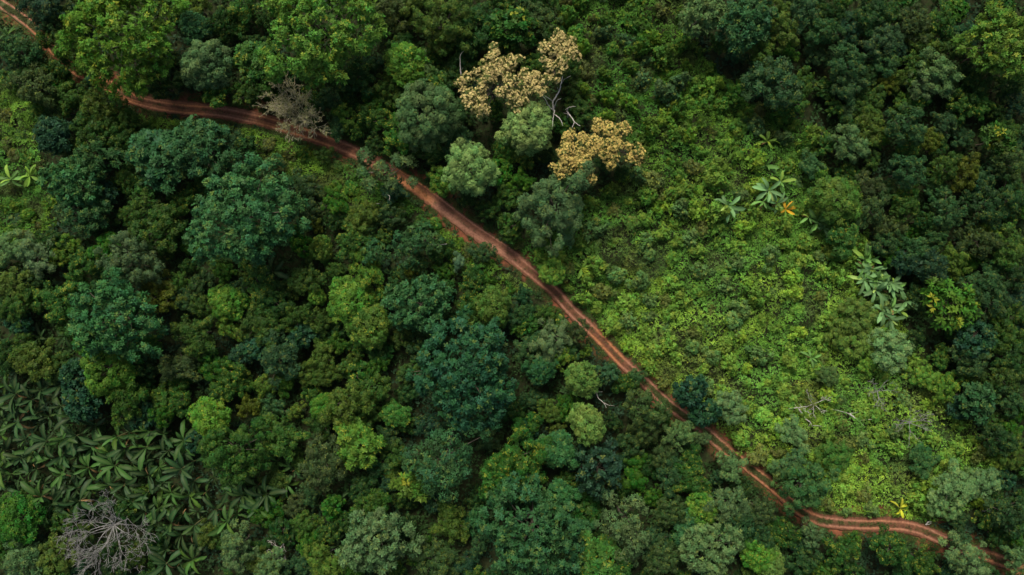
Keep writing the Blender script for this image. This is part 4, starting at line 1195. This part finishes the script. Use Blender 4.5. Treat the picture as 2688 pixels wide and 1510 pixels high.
def tone_floor(px, py, X, Y, rng):
    n1 = vnoise(X, Y, 3.4, 54)[:, None]; n2 = vnoise(X, Y, 6.5, 55)[:, None]
    c = np.array((0.026, 0.060, 0.015)) * (0.6 + 0.8 * n1); k = smooth(0.55, 0.75, n2); c = c * (1 - k) + np.array((0.020, 0.050, 0.022)) * k
    return c

def meadow(X, Y):
    return smooth(0.45, 0.55, vnoise(X, Y, 10.5, 71) * 0.68 + vnoise(X, Y, 3.0, 72) * 0.32)
def not_grassy(px, py, rng, X, Y):
    return ~(in_any(px, py, GRASSY) & (rng.random(len(px)) < 0.75)) & ~(meadow(X, Y) * 0.85 > rng.random(len(px)))

cover('scrub_undergrowth', 420000, (-125, -75, 125, 75), lambda px, py, X, Y, rng: in_any(px, py, [SLOPE, WEST, BELOW]) & not_grassy(px, py, rng, X, Y), 0.33, 3, tone_scrub,
      'low green scrub and creepers covering the open slope', 'undergrowth', M_SCRUB, 2.1, 61, 0.55, 1.1)
cover('forest_undergrowth', 80000, (-148, -93, 148, 93), lambda px, py, X, Y, rng: ~in_any(px, py, [SLOPE, WEST, BELOW]) & ((np.abs(X) < 120) & (np.abs(Y) < 70) | (rng.random(len(X)) < 0.4)), 0.85, 3, tone_floor,
      'dark leafy undergrowth on the shaded forest floor', 'undergrowth', M_SCRUB, 1.3, 62)

cover('slope_grass', 560000, (-125, -75, 125, 75), lambda px, py, X, Y, rng: in_any(px, py, [SLOPE, WEST, BELOW]) & (meadow(X, Y) > rng.random(len(px))), 0.62, 3,
      lambda px, py, X, Y, rng: tone_scrub(px, py, X, Y, rng) * np.array([1.15, 1.12, 1.0]), 'soft tall grass growing in patches over the scrub slope', 'grass', M_GRASS, 1.0, 66, 0.17, 0.75)

def grass():
    rng = np.random.default_rng(63); Ps, Cs = [], []
    # verges and middle strip of the track
    n = 34000; i = rng.integers(0, len(ROAD), n); mid = rng.random(n) < 0.35 * TRK_G[i] / 0.5
    off = np.where(mid, rng.normal(0, 0.26, n), np.sign(rng.random(n) - 0.5) * (TRK_W[i] * rng.uniform(0.84, 1.0, n) + rng.gamma(1.6, 0.45, n)))
    s = rng.uniform(-0.3, 0.3, n); X = ROAD[i, 0] + NORM[i, 0] * off + TAN[i, 0] * s; Y = ROAD[i, 1] + NORM[i, 1] * off + TAN[i, 1] * s
    k = (vnoise(X, Y, 1.3, 64) > 0.34) & ~(mid & (rng.random(n) > TRK_G[i])); X, Y, mid = X[k], Y[k], mid[k]
    Ps.append(np.stack([X, Y, land0(X, Y) + 0.02], -1)); Cs.append(np.where(mid[:, None], np.array([[0.070, 0.085, 0.026]]), np.array([[0.060, 0.090, 0.022]])) * rng.uniform(0.6, 1.35, (len(X), 1)))
    for poly in GRASSY:
        P = np.array(poly, float); n = int(260000 * (np.ptp(P[:, 0]) * np.ptp(P[:, 1])) / (2688 * 1510)) + 500
        qx = rng.uniform(P[:, 0].min(), P[:, 0].max(), n); qy = rng.uniform(P[:, 1].min(), P[:, 1].max(), n); k = pip(qx, qy, poly); qx, qy = qx[k], qy[k]
        X, Y = at(qx, qy, 0.0); k = road_dist(X, Y) > 1.5; X, Y = X[k], Y[k]
        Ps.append(np.stack([X, Y, land0(X, Y) + 0.02], -1)); Cs.append(np.array([[0.070, 0.135, 0.030]]) * (0.7 + 0.6 * vnoise(X, Y, 1.6, 65)[:, None]) * rng.uniform(0.8, 1.2, (len(X), 1)))
    P = np.concatenate(Ps); c = np.concatenate(Cs); m = 4
    V = rosettes(P, nrm(rng.normal(0, 0.25, P.shape) + [0, 0, 1]), m, rng.uniform(0.3, 0.62, len(P)), 0.17, 0.75, rng, 0.3, 0.25)
    c4 = np.concatenate([np.repeat(c[:, None], m, 1) * rng.uniform(0.75, 1.3, (len(P), m, 1)), np.ones((len(P), m, 1))], -1)
    o = link('grass', mesh_np('grass', V, quads(len(V)), M_GRASS, {'leaf': np.repeat(c4.reshape(-1, 4), 4, 0), 'bough': np.tile([0, 0, 1.0], (len(V), 1))}))
    tag(o, 'grass along the verges and middle of the red track', 'grass', kind='stuff')
grass()

tot = sum(len(m.polygons) for m in bpy.data.meshes)
print('unique faces', tot, 'objects', len(bpy.data.objects))
